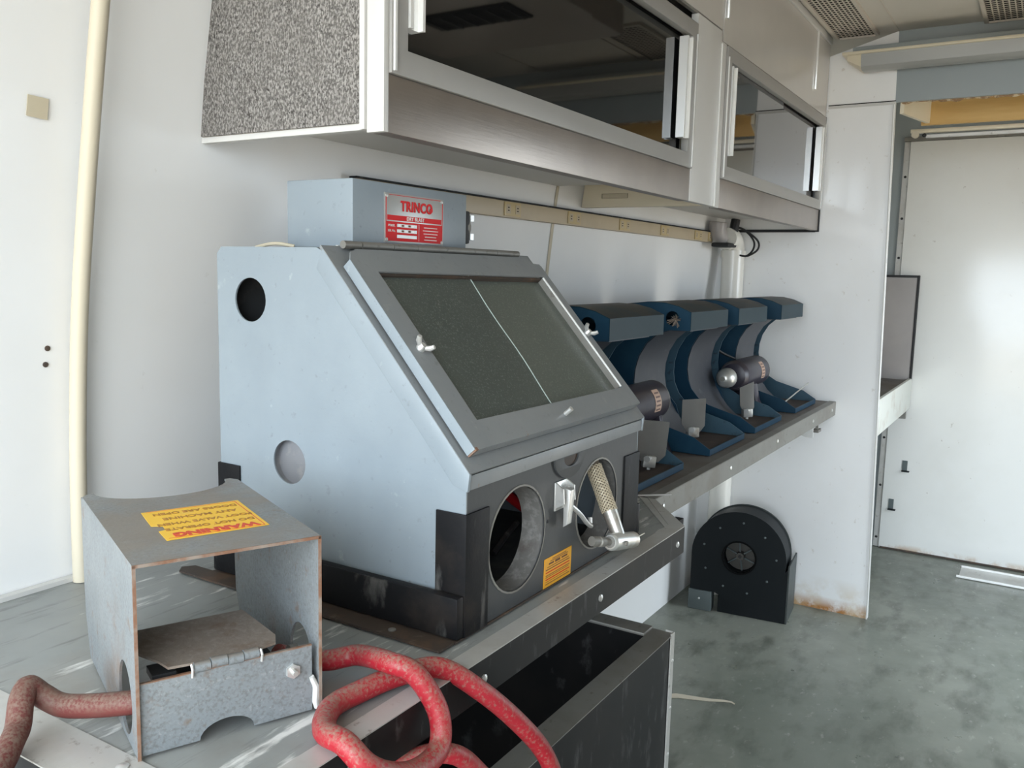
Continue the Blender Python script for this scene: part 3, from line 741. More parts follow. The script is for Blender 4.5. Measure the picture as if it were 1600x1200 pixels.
# blast gun hanging out of the right-hand port
gn = thing('blast_gun', 'cast metal blast gun with braided sleeve hanging out of the right arm port', 'blast gun', (0.47, -0.03, 0.02))
g0, g1, g2 = Vector((0.425, 0.035, 0.182)), Vector((0.415, -0.035, 0.113)), Vector((0.455, -0.034, 0.054))
g0 = Vector((0.447, 0.018, 0.178))
g1 = Vector((0.434, -0.025, 0.101))
MB().tube([g0 - (g1 - g0) * 0.15, g0, g1], 0.0135, 14).build('sleeve_core', M_BRAIDD, gn)
ax = (g1 - g0)
L_ = ax.length
ax.normalize()
uu = ax.orthogonal().normalized()
ww = ax.cross(uu)
for sg in (1, -1):
    for k in range(11):
        pts = []
        for i in range(23):
            t = i / 22
            a = 2 * PI * k / 11 + sg * 2.6 * PI * t
            pts.append(g0 + ax * (L_ * t) + (uu * math.cos(a) + ww * math.sin(a)) * (0.0142 + (0.0005 if (i + k) % 2 else 0)))
        MB().tube(pts, 0.0014, 5).build('braid_strand', M_BRAID, gn)
bd = MB().tube([g1 - ax * 0.001, g1 + ax * 0.012, g1 + ax * 0.052], [0.0145, 0.0140, 0.0125], 14).build('gun_body', M_ZINC, gn)
nz = g1 + ax * 0.058
nd = Vector((0.86, -0.06, -0.16)).normalized()
MB().lathe([(-0.040, 0.013), (-0.036, 0.016), (-0.012, 0.0165), (0.030, 0.0155), (0.050, 0.0155), (0.053, 0.013)], nz, nd, 18).build('nozzle', M_ZINC, gn)
MB().lathe([(0, 0.0105), (0.0018, 0.0105)], nz - nd * 0.0402, -nd, 16).build('nozzle_plug', M_ALUD, gn)
MB().lathe([(0, 0.0045), (0.004, 0.0045)], nz + Vector((-0.012, -0.0155, 0.002)), (0, -1, 0), 10).build('set_screw', M_ALUD, gn)
MB().lathe([(0, 0.006), (0.016, 0.006), (0.016, 0.0095), (0.028, 0.010), (0.030, 0.008), (0.038, 0.0095), (0.048, 0.009)], nz - nd * 0.041, -nd + Vector((0, 0.25, 0.05)), 12).build('hose_fitting', M_ALUD, gn)
MB().lathe([(0, 0.0012), (0.05, 0.0012)], nz + nd * 0.052, nd + Vector((0, 0.05, 0.18)), 6).build('wire', M_CHROME, gn)

# ------------------------------------------------------------------ foot valve guard
fg = thing('foot_valve_guard', 'worn grey steel foot valve guard box with yellow sticker standing on the bench', 'guard box', (-0.459, 0.108, 0.0024), local=True)
fg.rotation_euler = (0, 0, math.atan2(-0.084, 0.192))
W_, D_, H_ = 0.2095, 0.331, 0.2195
arc = [(W_ / 2 + (W_ / 2 - 0.016) * math.cos(a), D_ - 0.062 * math.sin(a)) for a in [PI * i / 18 for i in range(19)]]
MB().prism([(0, 0), (W_, 0), (W_, D_ - .012), (W_ - .008, D_), (W_ - 0.016, D_)] + arc[1:-1] + [(0.016, D_), (.008, D_), (0, D_ - .012)], [], H_ - .003, H_, PZ).build('top_plate', M_GALV, fg)
hl = circle(0.060, 0.048, 0.036, 24, 0.042)
for x0, x1 in ((0, .003), (W_ - .003, W_)):
    MB().prism([(0, 0), (D_ - .03, 0), (D_ - .004, 0.05), (D_, 0.10), (D_, H_ - .003), (0, H_ - .003)], [hl], x0, x1, PX).build('side_plate', M_GALV, fg)
MB().box(-0.0003, .0033, -0.0012, 0.0004, 0, H_).build('rusty_edge', M_RUSTE, fg)
MB().box(W_ - .0033, W_ + .0003, -0.0012, 0.0004, 0, H_).build('rusty_edge', M_RUSTE, fg)
MB().box(0, W_, -0.0012, 0.0004, H_ - .0033, H_ + .0003).build('rusty_edge', M_RUSTE, fg)
notch = [(0.0975 + 0.031 * math.cos(a), 0.002 + 0.019 * math.sin(a)) for a in [PI * i / 12 for i in range(13)]]
fpl = MB().prism([(0.003, 0.002)] + list(reversed(notch)) + [(0.199, 0.002), (0.199, 0.084), (0.003, 0.084)], [], 0.004, 0.007, PY).build('front_plate', M_GALV, fg)
MB().box(0.003, 0.199, 0.0035, 0.0075, 0.0838, 0.0852).build('rusty_top_edge', M_RUSTE, fpl)
bt = MB().lathe([(0, 0.009), (0.004, 0.009)], (0.175, 0.004, 0.058), (0, -1, 0), 6).build('bolt', M_CHROME, fpl)
MB().lathe([(0, 0.004), (0.0075, 0.0035)], (0.175, 0.0, 0.058), (0, -1, 0), 10).build('bolt_shank', M_ZINC, bt)
MB().tube([(0.198, 0.003, 0.045), (0.2045, 0.005, 0.03), (0.203, 0.0035, 0.012), (0.205, 0.004, 0.003)], [0.003, 0.0045, 0.004, 0.003], 8).build('weld_bead', M_TRIMW, fpl)
# treadle
ang = math.radians(4)
tm = Matrix.Translation((0, 0.010, 0.0905)) @ Matrix.Rotation(ang, 4, 'X')
td = MB()
td.prism([(0.058, 0.0), (0.142, 0.0), (0.158, 0.004), (0.164, 0.022), (0.158, 0.060), (0.150, 0.105), (0.012, 0.105), (0.010, 0.055), (0.030, 0.020), (0.036, 0.002)], [], 0, 0.003, lambda u, v, w: tuple(tm @ Vector((u, v, w))))
td = td.build('treadle', M_TREAD, fg)
for i, (a, b) in enumerate(((0.062, 0.0795), (0.0805, 0.0985), (0.0995, 0.1165), (0.1175, 0.1345))):
    MB().lathe([(0, 0.0062), (b - a, 0.0062)], (a, 0.0065, 0.0885 + (0.0015 if i % 2 else 0)), (1, 0, 0), 12).build('hinge_knuckle', M_GALV, td)
for x in (0.059, 0.137):
    MB().tube([(x, 0.004, 0.094), (x, -0.0005, 0.089), (x, 0.0015, 0.080)], 0.0016, 6).build('hinge_pin', M_CHROME, td)
MB().box(0.020, 0.045, 0.015, 0.045, 0.078, 0.086).build('valve_block', M_BLK, fg)
vb = MB().box(0.05, 0.16, 0.02, 0.09, 0.02, 0.075).build('valve_body', M_BLKIRON, fg, bevel=0.006)
MB().lathe([(0, 0.012), (0.035, 0.012), (0.035, 0.016), (0.045, 0.016)], (0.155, 0.055, 0.05), (1, 0, 0), 12).build('valve_fitting', M_ALUD, vb)
# yellow sticker, its words facing away from the viewer
sk = MB().prism([(0.051, 0.068), (0.172, 0.072), (0.173, 0.201), (0.050, 0.199), (0.048, 0.134), (0.060, 0.128), (0.060, 0.110), (0.051, 0.108)], [], H_ + .0002, H_ + .0008, PZ).build('warning_sticker', M_YEL, fg)
for a, b, c, d in ((0.055, 0.168, 0.0735, 0.0745), (0.055, 0.168, 0.196, 0.197), (0.167, 0.168, 0.0735, 0.197)):
    MB().box(a, b, c, d, H_ + .0006, H_ + .0010).build('red_border', M_REDT, sk, smooth=0)
for s, v, sz, m, bo in (('WARNING', 0.085, 0.0205, M_REDT, 0.0011), ('DO NOT OPERATE', 0.109, 0.0125, M_INKO, 0.0003), ('FOOT VALVE WHEN', 0.132, 0.0125, M_INKO, 0.0003), ('ANY MACHINE', 0.156, 0.0135, M_INKO, 0.0003), ('DOORS ARE OPEN', 0.180, 0.0125, M_INKO, 0.0003)):
    text('lettering', s, sz, frame((0.112, v, H_ + .0009), (-1, 0, 0), (0, -1, 0)), m, sk, bo, sx=1.0)

# ------------------------------------------------------------------ red hose
hs = thing('air_hose', 'looped red rubber air hose spilling over the front of the workbench', 'hose', (-0.2, 0.0, 0.0))
path = [(-0.262, 0.105, 0.050), (-0.235, 0.10, 0.036), (-0.200, 0.078, 0.026), (-0.172, 0.050, 0.030), (-0.192, -0.022, 0.046), (-0.180, -0.052, 0.034), (-0.168, -0.078, -0.010), (-0.178, -0.090, -0.046), (-0.215, -0.098, -0.052), (-0.270, -0.104, -0.036), (-0.318, -0.098, -0.006), (-0.330, -0.072, 0.020), (-0.318, -0.030, 0.0165), (-0.275, 0.000, 0.0165), (-0.222, -0.002, 0.0165), (-0.165, -0.014, 0.0165), (-0.118, -0.044, 0.0165), (-0.070, -0.078, -0.026), (0.000, -0.098, -0.098), (0.060, -0.108, -0.170), (0.10, -0.112, -0.25), (0.12, -0.115, -0.34)]
full = catmull(path, 10)
MB().tube(full, 0.0138, 14).build('hose_run', M_HOSE, hs)
hp = thing('air_hose', 'darker red rubber hose hanging below the bench edge behind the loop', 'hose', (-0.1, -0.09, -0.2))
MB().tube(catmull([(-0.26, -0.024, -0.014), (-0.27, 0.06, -0.10), (-0.205, -0.02, -0.088), (-0.155, -0.078, -0.074), (-0.087, -0.085, -0.130), (-0.01, -0.09, -0.24), (0.0, -0.09, -0.4), (-0.02, -0.09, -0.6)][1:], 8), 0.013, 12).build('hose_run', M_HOSE, hp)
h2 = thing('air_hose', 'dusty red hose entering the guard box from the left edge', 'hose', (-0.5, 0.2, 0.02))
MB().tube(catmull([(-0.415, 0.140, 0.046), (-0.436, 0.158, 0.045), (-0.452, 0.200, 0.036), (-0.464, 0.240, 0.030), (-0.474, 0.262, 0.040), (-0.486, 0.268, 0.053), (-0.500, 0.258, 0.045), (-0.515, 0.240, 0.025), (-0.54, 0.215, 0.017), (-0.60, 0.16, -0.02), (-0.66, 0.1, -0.2)], 8), 0.0135, 12).build('hose_run', M_HOSE2, h2)

# ------------------------------------------------------------------ blue dust hoods
HW = 0.345
ccurve = [(0.314, 0.084), (0.352, 0.106), (0.378, 0.135), (0.394, 0.170), (0.400, 0.205), (0.398, 0.243), (0.387, 0.285), (0.362, 0.328), (0.326, 0.360), (0.290, 0.3715)]
endp = [(0.142, 0.0012), (0.142, 0.020), (0.195, 0.052)] + ccurve + [(0.222, 0.372), (0.222, 0.427), (0.262, 0.443), (0.305, 0.452), (0.36, 0.453), (0.45, 0.442), (0.58, 0.41), (0.58, 0.0012)]
hood0 = thing('dust_hood', 'blue dust hood', 'dust hood', (0, 0, 0), 'blue dust hoods along the far bench', local=True)
MB().prism(endp, [circle(0.281, 0.408, 0.0215, 20)], 0.0, 0.003, PX).build('end_panel', M_HOODB, hood0)
MB().prism(endp, [], HW - 0.003, HW, PX).build('end_panel', M_HOODL, hood0)
liner = [(0.262, 0.0105), (0.292, 0.024), (0.325, 0.052), (0.350, 0.084), (0.374, 0.124), (0.390, 0.165), (0.397, 0.205), (0.395, 0.243), (0.384, 0.285), (0.360, 0.326), (0.325, 0.357), (0.290, 0.369), (0.2235, 0.3705)]
MB().prism([(0.32, 0.010)] + ccurve[1:] + [(0.30, 0.40), (0.57, 0.40), (0.57, 0.010)], [], 0.2545, 0.2575, PX).build('inner_panel', M_HOODB, hood0)
MB().sheet(liner, -0.002, 0.0032, 0.2540, PX).build('curved_liner', M_SHELL, hood0)
cover0 = MB().sheet([(0.2225, 0.3732), (0.2225, 0.427), (0.262, 0.443), (0.305, 0.452), (0.36, 0.453), (0.45, 0.442), (0.58, 0.41)], 0.0022, -0.001, HW + .001, PX).build('hood_cover', M_HOODT, hood0)
MB().box(0.0032, HW - .0032, 0.1465, 0.575, 0.0012, 0.009).build('tray', M_TRAY, hood0)
MB().box(0.0032, HW - .0032, 0.1422, 0.146, 0.0012, 0.020).build('tray_lip', M_HOODB, hood0)
MB().box(0.0032, HW - .0032, 0.576, 0.58, 0.002, 0.409).build('back_panel', M_HOODB, hood0)
plain_end = MB().prism(endp, [], 0.0, 0.003, PX).build('plain_panel', M_HOODB)
plain_mesh = plain_end.data
bpy.data.objects.remove(plain_end)
cov_teal = cover0.data.copy()
cov_teal.materials[0] = M_HOODT1
hx = [(0.925, 'teal fronted dust hood with a round side hole just behind the blast cabinet'), (1.488, 'second blue dust hood, between the two grinder motors'), (1.956, 'third blue dust hood, its grey curved liner facing the chuck'), (2.512, 'last blue dust hood, against the glossy white partition')]
for i, (x, lab) in enumerate(hx):
    h = hood0 if i == 0 else copy_tree(hood0)
    h.location = (x, 0.0, 0.0012)
    h['label'] = lab
    if i > 1:
        [c for c in h.children if c.name.startswith('end_panel')][0].data = plain_mesh
    if i == 0:
        for c in h.children:
            if c.name.startswith('hood_cover'):
                c.data = cov_teal
lf_ = MB()
for k in range(26):
    a = random.uniform(0, 2 * PI)
    r = random.uniform(0.01, 0.026)
    lf_.tube([(1.487, 0.268, 0.405), (1.482 - random.uniform(0, 0.01), 0.268 + r * math.cos(a), 0.405 + r * math.sin(a))], 0.0012, 4)
tag(lf_.build('lint_tuft', M_TREAD), 'brown tuft of lint stuck to the second hood side', 'lint')


def motor(x0, x1, label, chuck):
    yc, zc, r = 0.334, 0.156, 0.060
    m = thing('grinder_motor', label, 'motor', ((x0 + x1) / 2, yc, 0.0), 'motors between the dust hoods')
    L = x1 - x0
    MB().lathe([(0, 0.030), (0.006, 0.048), (0.022, 0.0585), (0.030, r), (L - 0.012, r), (L - 0.002, r - 0.003), (L, r - 0.010)], (x0, yc, zc), (1, 0, 0), 32).build('motor_body', M_MOTOR, m)
    MB().lathe([(0, r + .0012), (0.004, r + .0012)], (x1 - 0.016, yc, zc), (1, 0, 0), 32, cap=False).build('end_ring', M_ALUD, m)
    xc = (x0 + x1) / 2
    MB().prism([(yc - .085, 0.0014), (yc + .085, 0.0014), (yc + .06, 0.05), (yc + .045, 0.115), (yc - .045, 0.115), (yc - .06, 0.05)], [], x1 - 0.055 if not chuck else xc - .03, x1 - 0.03 if not chuck else xc + .03, PX).build('pedestal', M_MOTOR, m, bevel=0.004)
    lb = MB()
    xs = (x1 - 0.125, x1 - 0.080)
    angs = [math.radians(d) for d in (-20, -9, 2, 13, 24, 35, 46)]
    vs = []
    for a in angs:
        for x in xs:
            vs.append((x, yc - (r + .0008) * math.cos(a), zc + (r + .0008) * math.sin(a)))
    lb.add(vs, [(2 * i, 2 * i + 1, 2 * i + 3, 2 * i + 2) for i in range(len(angs) - 1)])
    lbo = lb.build('maker_label', M_LABEL, m)
    for k in range(5):
        a = math.radians(-16 + 12 * k)
        mm = MB()
        vs = []
        for aa in (a, a + math.radians(5)):
            for x in (xs[0] + .007, xs[1] - .007):
                vs.append((x, yc - (r + .0012) * math.cos(aa), zc + (r + .0012) * math.sin(aa)))
        mm.add(vs, [(0, 1, 3, 2)]).build('label_mark', M_LABELD, lbo)
    if chuck:
        MB().lathe([(0, 0.016), (-0.03, 0.016), (-0.034, 0.022), (-0.05, 0.022)], (x0 + .004, yc, zc), (1, 0, 0), 18).build('shaft', M_BLKIRON, m)
        MB().lathe([(0, 0.030), (-0.012, 0.038), (-0.030, 0.038), (-0.050, 0.031), (-0.062, 0.018), (-0.066, 0.012)], (x0 - .05, yc, zc), (1, 0, 0), 24).build('chuck', M_ZINC, m)
        MB().lathe([(0, 0.009), (-0.006, 0.009)], (x0 - .1162, yc, zc), (1, 0, 0), 12).build('chuck_nut', M_ALUD, m)
    else:
        MB().lathe([(0, 0.014), (-0.04, 0.014)], (x0 + .004, yc, zc), (1, 0, 0), 14).build('shaft', M_BLKIRON, m)
    return m


motor(1.21, 1.497, 'dark violet grinder motor with pale label beside the blast cabinet', False)
motor(2.285, 2.60, 'dark violet grinder motor with silver chuck before the third hood', True)
cbl = thing('power_cable', 'thin black cable drooping behind the motor with the chuck', 'cable', (2.3, 0.40, 0.2))
MB().tube(catmull([(2.25, 0.50, 0.33), (2.29, 0.44, 0.28), (2.35, 0.405, 0.24), (2.40, 0.365, 0.214)]), 0.005, 8).build('cable_run', M_BLK, cbl)


def shield(cx, cy, z0, z1, w, yaw, tilt, label, cut=0.0):
    s = thing('eye_shield', label, 'shield', (cx, cy, 0.011), 'grey eye shields at the dust hoods')
    m = Matrix.Translation((cx, cy, z0)) @ Matrix.Rotation(math.radians(yaw), 4, 'Z') @ Matrix.Rotation(math.radians(tilt), 4, 'Y')
    h = z1 - z0
    pl_ = MB().prism([(-w / 2, 0.03), (-w * .25, 0), (w * .3, 0), (w / 2, 0.02), (w / 2, h), (-w / 2, h - cut)], [], -0.0015, 0.0015, lambda u, v, q: tuple(m @ Vector((u, q, v)))).build('shield_plate', M_SHIELD, s, bevel=0.0006)
    c = m @ Vector((0, -0.008, 0.012))
    cl = MB().box(-0.018, 0.018, -0.012, 0.012, -0.015, 0.016, m).build('clamp', M_ZINC, s, bevel=0.003)
    MB().lathe([(0, 0.006), (0.022, 0.006), (0.022, 0.009), (0.028, 0.009)], c, m.to_3x3() @ Vector((-0.6, -0.8, 0)), 10).build('clamp_screw', M_CHROME, cl)
    MB().tube([m @ Vector((0, 0, 0.0)), (cx, cy, 0.012)], 0.006, 8).build('post', M_ZINC, s)
    return s


shield(1.168, 0.205, 0.034, 0.147, 0.092, -48, 5, 'large grey eye shield leaning at the first dust hood', 0.0)
shield(1.590, 0.235, 0.050, 0.157, 0.078, -48, 0, 'upright grey eye shield in the second dust hood tray', 0.004)
shield(2.185, 0.240, 0.035, 0.152, 0.056, -48, -4, 'narrow grey eye shield in front of the silver chuck', 0.02)
rd = MB().tube([(2.555, 0.212, 0.022), (2.835, 0.172, 0.091)], 0.0028, 8).build('metal_rod', M_ZINC)
tag(rd, 'thin straight metal rod leaning out of the last hood tray', 'rod')

# ------------------------------------------------------------------ overhead cabinets
YK = 0.208


def cabinet(x0, x1, label, side_panel):
    c = thing('overhead_cabinet', label, 'cabinet', ((x0 + x1) / 2, 0.42, 0.75), 'overhead cabinets')
    yb = wally(1.22) - 0.003
    prof = [(YK + .030, 0.80), (YK + .030, 1.225), (yb, 1.225), (wally(1.0) - .003, 1.0), (wally(0.80) - .003, 0.80)]
    MB().prism(prof, [], x0 + .004, x1 - .004, PX).build('carcass', M_TRIMW, c)
    # stainless valance
    MB().box(x0, x1, YK, YK + .004, 0.747, 0.835).build('valance', M_STEEL, c, bevel=0.0008)
    MB().box(x0, x1, YK + .004, YK + .030, 0.747, 0.750).build('valance_return', M_STEEL, c)
    # aluminium frame
    z0, z1 = 0.836, 1.225
    fo = [(x0, z0), (x1, z0), (x1, z1), (x0, z1)]
    fi = [(x0 + .040, z0 + .040), (x0 + .040, z1 - .040), (x1 - .040, z1 - .040), (x1 - .040, z0 + .040)]
    f = MB().prism(fo, [fi], YK - .006, YK + .014, PY).build('door_frame', M_ALUF, c, bevel=0.001)
    for x in (x0 + .004, x1 - .010):
        MB().box(x, x + .005, YK - .010, YK - .0062, z0 + .004, z1 - .03).build('bright_bead', M_ALUW, f)
    xm = (x0 + x1) / 2
    for a, b, yy in ((x0 + .035, xm + .05, YK + .0145), (xm - .05, x1 - .035, YK + .0215)):
        dd = MB().box(a, b, yy, yy + .0045, z0 + .036, z1 - .036).build('glass_door', M_BLKGL if x0 < 1 else M_BLKGL2, c)
        e = a + .006 if a < xm - .2 else b - .050
        p = MB().box(e, e + .040, YK + .0135, YK + .0143, z0 + .075, z1 - .045)
        p = MB()
        p.box(e, e + .008, YK - .010, YK + .0142, z0 + .075, z1 - .050)
        p.box(e + .008, e + .026, YK - .004, YK + .0142, z0 + .075, z1 - .050)
        p.box(e + .026, e + .032, YK - .014, YK + .0142, z0 + .075, z1 - .050)
        p.build('door_pull', M_ALUW, dd)
    if side_panel:
        pr = [(YK + .034, 0.752)] + [(wally(z) - .003, z) for z in (0.752, 0.86, 1.0, 1.2, 1.40, 1.54)] + [(YK + .034, 1.54)]
        MB().prism(pr, [], x0 - .010, x0 + .0035, PX).build('side_panel', M_TRIMW, c)
        cp = [(YK + .045, 0.762)] + [(wally(z) - .006, z) for z in (0.762, 0.86, 1.0, 1.2, 1.40, 1.53)] + [(YK + .045, 1.53)]
        MB().prism(cp, [], x0 - .016, x0 - .0102, PX).build('carpet_panel', M_CARPET, c, bevel=0.002)
        MB().box(x0 - .012, x0 - .0005, YK - .001, YK + .0335, 0.747, 1.54).build('corner_post', M_TRIMW, c, bevel=0.001)
        MB().box(x0 - .017, x0 - .0105, YK + .034, YK + .044, 0.752, 1.53).build('edge_bead', M_TRIMW, c)
    return c


cabinet(0.072, 1.380, 'first overhead cabinet with black glass doors and a grey carpeted end', True)
c2 = cabinet(1.642, 2.972, 'second overhead cabinet with brown tinted glass doors by the partition', False)
fl = thing('cabinet_divider', 'white filler panel and partition between the two overhead cabinets', 'cabinet divider', (1.51, 0.4, 0.75))
MB().box(1.383, 1.585, YK - .003, YK + .018, 0.747, 1.255).build('front_panel', M_TRIMW, fl, bevel=0.002)
MB().box(1.588, 1.638, YK - .001, YK + .018, 0.746, 1.2285).build('narrow_panel', M_TRIMW, fl, bevel=0.002)
MB().box(1.5850, 1.5885, YK - .007, YK - .0005, 0.747, 1.22).build('bright_bead', M_ALUW, fl)
pp = [(YK + .02, 0.748)] + [(wally(z) - .003, z) for z in (0.748, 0.86, 1.0, 1.2)] + [(YK + .02, 1.2)]
pt = MB().prism(pp, [[(0.47, 0.775), (0.56, 0.775), (0.56, 0.79), (0.47, 0.79)]], 1.545, 1.575, PX).build('partition', M_CREAM, fl)
MB().box(1.5455, 1.574, 0.472, 0.558, 0.776, 0.789).build('slot_plate', M_TAPE, pt)
# upper closing panel
up = thing('upper_panel', 'glossy white closing panel between the overhead cabinets and the ceiling', 'panel', (1.5, YK, 1.4))
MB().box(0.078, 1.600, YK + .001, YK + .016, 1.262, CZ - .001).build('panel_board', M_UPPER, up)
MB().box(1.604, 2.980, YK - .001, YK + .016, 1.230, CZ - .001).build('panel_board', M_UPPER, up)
MB().box(0.078, 1.60, YK + .003, YK + .014, 1.2555, 1.2615).build('shadow_gap', M_ALUD, up)
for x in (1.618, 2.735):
    MB().box(x, x + .014, YK - .009, YK - .0012, 1.30, 1.535).build('white_upright', M_ALUW, up, bevel=0.002)  # thin white upright strip set on the panel
MB().box(0.078, 2.98, YK - .010, YK + .0005, CZ - .03, CZ - .001).build('ceiling_cove', M_TRIMW, up, bevel=0.006)
# black seal at partition
sl = thing('black_seal', 'black rubber seal between the second cabinet and the partition', 'seal', (2.98, 0.3, 0.74))
MB().box(2.974, XB - .0005, YK - .004, YK + .012, 0.742, 1.228).build('upright_seal', M_BLK, sl)
MB().box(2.974, XB - .0005, YK + .0122, 0.628, 0.740, 0.752).build('bottom_seal', M_BLK, sl)

# raceway
rw = thing('power_raceway', 'tan power raceway with six outlets along the wall', 'power strip', (1.9, 0.63, 0.71))
yw = wally(0.71) - .002
MB().box(0.45, 2.902, yw - .024, yw - .001, 0.686, 0.731).build('raceway_body', M_RACE, rw, bevel=0.003)
MB().box(0.45, 2.902, yw - .026, yw - .004, 0.7312, 0.735).build('top_lip', M_BLKIRON, rw)
for x in (1.09, 1.46, 1.84, 2.215, 2.59, 2.76):
    o = MB().box(x - .042, x + .042, yw - .028, yw - .0242, 0.690, 0.728).build('outlet', M_OUT, rw, bevel=0.0015)
    for s in (-1, 1):
        MB().box(x + s * .024 - .011, x + s * .024 + .011, yw - .0288, yw - .0281, 0.697, 0.721).build('socket_face', M_RACE, o)
        for dz in (-.004, .004):
            MB().box(x + s * .024 - .004, x + s * .024 + .004, yw - .0293, yw - .0289, 0.709 + dz - .0012, 0.709 + dz + .0012).build('socket_slot', M_HOLE, o)
# taped wall joint
sm = struct(MB().sheet([(wally(z) - .0015, z) for z in (0.05, 0.16, 0.3, 0.45, 0.58, 0.65, 0.72, 0.80)], 0.001, 1.366, 1.382, PX).build('trim_2', M_TAPE), 'tan taped joint running up the white wall')
struct(MB().box(-0.9, 0.0, 0.676, 0.690, 0.0004, 0.008).build('trim_3', M_TRIMW), 'white sealant bead where the bench meets the wall')

# cream conduit on the left
cd = thing('conduit_pipe', 'long cream conduit pipe running up the white wall at the left', 'pipe', (-0.175, 0.665, 0.0))
MB().tube(catmull([(-0.175, y, z) for y, z in ((0.667, 0.0012), (0.666, 0.10), (0.660, 0.25), (0.641, 0.455), (0.601, 0.694), (0.556, 0.924), (0.500, 1.18), (0.432, 1.48))], 5), 0.0132, 14).build('pipe_run', M_PIPE, cd)
for y, z in ((0.515, 1.11), (0.447, 1.415)):
    MB().box(-0.185, -0.165, y + 0.012, wally(z) - 0.001, z - 0.01, z + 0.01).build('pipe_bracket', M_PIPE, cd)
# wall marks
tp = MB().box(-0.252, -0.220, -.001, .001, -0.016, 0.016)
tpo = MB().box(-0.016, 0.016, -0.0006, 0.0006, -0.0155, 0.0155).build('tape_square', M_TAPE)
tpo.location = (-0.236, wally(0.765) - .0030, 0.765)
tpo.rotation_euler = (math.radians(7), math.radians(3), 0)
tag(tpo, 'small square of tan tape on the white wall left of the conduit', 'tape')
for i, (x, z, lab) in enumerate(((-0.214, 0.398, 'upper small rusty screw hole in the white wall by the conduit'), (-0.217, 0.372, 'lower small rusty screw hole in the white wall by the conduit'))):
    h = MB().lathe([(0, 0.0045), (0.0016, 0.0045), (0.0022, 0.003)], (x, wally(z) - .0004, z), (0, -1, 0), 10).build('screw_hole', M_RUSTP)
    tag(h, lab, 'screw hole', 'screw holes in the wall')

# pvc pipe in the corner
pv = thing('pvc_pipe', 'white plastic drain pipe with elbow in the corner by the partition', 'pipe', (2.92, 0.55, FZ))
MB().lathe([(0, 0.050), (0.63 - FZ - .001, 0.050)], (2.92, 0.560, FZ + .001), (0, 0, 1), 24, cap=False).build('pipe_run', M_PVC, pv)
MB().lathe([(0, 0.056), (0.03, 0.056), (0.03, 0.050)], (2.92, 0.560, 0.625), (0, 0, 1), 24, cap=False).build('pipe_collar', M_PVC, pv)
MB().tube([(2.92 - .055 * (1 - math.cos(a)), 0.560, 0.65 + .055 * math.sin(a)) for a in [PI / 2 * i / 8 for i in range(9)]] + [(2.80, 0.560, 0.705)], 0.049, 20).build('elbow', M_PVC, pv)
dk = thing('flexible_duct', 'grey duct end wrapped in black tape above the plastic elbow', 'duct', (2.83, 0.56, 0.7))
MB().tube(catmull([(2.80, 0.585, 0.70), (2.77, 0.588, 0.735), (2.765, 0.585, 0.775)]), 0.038, 16).build('duct_end', M_GREYP, dk)
MB().tube(catmull([(2.835, 0.545, 0.690), (2.84, 0.54, 0.735), (2.85, 0.535, 0.790)]), 0.020, 10).build('black_tape', M_BLK, dk)
MB().box(2.72, 2.84, 0.52, 0.60, 0.665, 0.684).build('tape_foot', M_BLK, dk, bevel=0.01)
for k, (r1, lab) in enumerate(((0.075, 'outer thin black cable looping over the plastic elbow'), (0.05, 'inner thin black cable looping over the plastic elbow'))):
    cw = thing('black_cable', lab, 'cable', (2.93, 0.49, 0.66), 'cables at the plastic elbow')
    MB().tube(catmull([(2.85, 0.545, 0.76), (2.87, 0.50, 0.745), (2.90, 0.50 - r1 * .7, 0.70), (2.90, 0.505 - r1 * .8, 0.66), (2.89, 0.50 - r1 * .2, 0.632), (2.885, 0.52, 0.634)]), 0.0045, 7).build('cable_run', M_BLK, cw)

# ------------------------------------------------------------------ blower
bl = thing('centrifugal_blower', 'dark slate centrifugal blower with round inlet standing on the floor', 'blower', (0, 0, 0), local=True)
bl.location = (2.675, 0.38, FZ)
bl.rotation_euler = (0, 0, math.radians(6))
cy, cz = 0.0, 0.268
spiral = []
for i in range(41):
    a = PI - (PI * 1.42) * i / 40          # from the left side over the top to the bottom right
    spiral.append((-(0.198 + 0.012 * (1 - i / 40)) * math.cos(a), cz + (0.205 + 0.004 * i / 40) * math.sin(a)))
spiral += [(-0.02, 0.064), (0.03, 0.068), (0.07, 0.080), (0.10, 0.094), (0.21, 0.094)]
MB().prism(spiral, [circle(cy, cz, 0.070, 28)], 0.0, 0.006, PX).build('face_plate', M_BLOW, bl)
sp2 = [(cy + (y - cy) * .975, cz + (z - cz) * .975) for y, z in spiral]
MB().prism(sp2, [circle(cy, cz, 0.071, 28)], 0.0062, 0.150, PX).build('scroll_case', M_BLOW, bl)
MB().prism(spiral, [], 0.1502, 0.156, PX).build('rear_flange', M_BLOWE, bl)
MB().lathe([(-0.004, 0.070), (-0.004, 0.076), (0.004, 0.076), (0.010, 0.068)], (0, cy, cz), (1, 0, 0), 28, cap=False).build('inlet_ring', M_HOLE, bl)
fan = MB().lathe([(0.05, 0.068), (0.055, 0.068)], (0, cy, cz), (1, 0, 0), 24).build('fan_disc', M_FAN, bl)
MB().lathe([(0.02, 0.017), (0.0499, 0.020)], (0, cy, cz), (1, 0, 0), 14).build('fan_hub', M_FAN, fan)
MB().lathe([(0.0175, 0.008), (0.0199, 0.008)], (0, cy, cz), (1, 0, 0), 10).build('hub_bolt', M_BLK, fan)
for k in range(6):
    a = 2 * PI * k / 6 + 0.4
    c, s = math.cos(a), math.sin(a)
    MB().tube([(0.035, cy + .018 * c, cz + .018 * s), (0.040, cy + .067 * c, cz + .067 * s)], 0.004, 6).build('fan_spoke', M_BLOWG, fan)
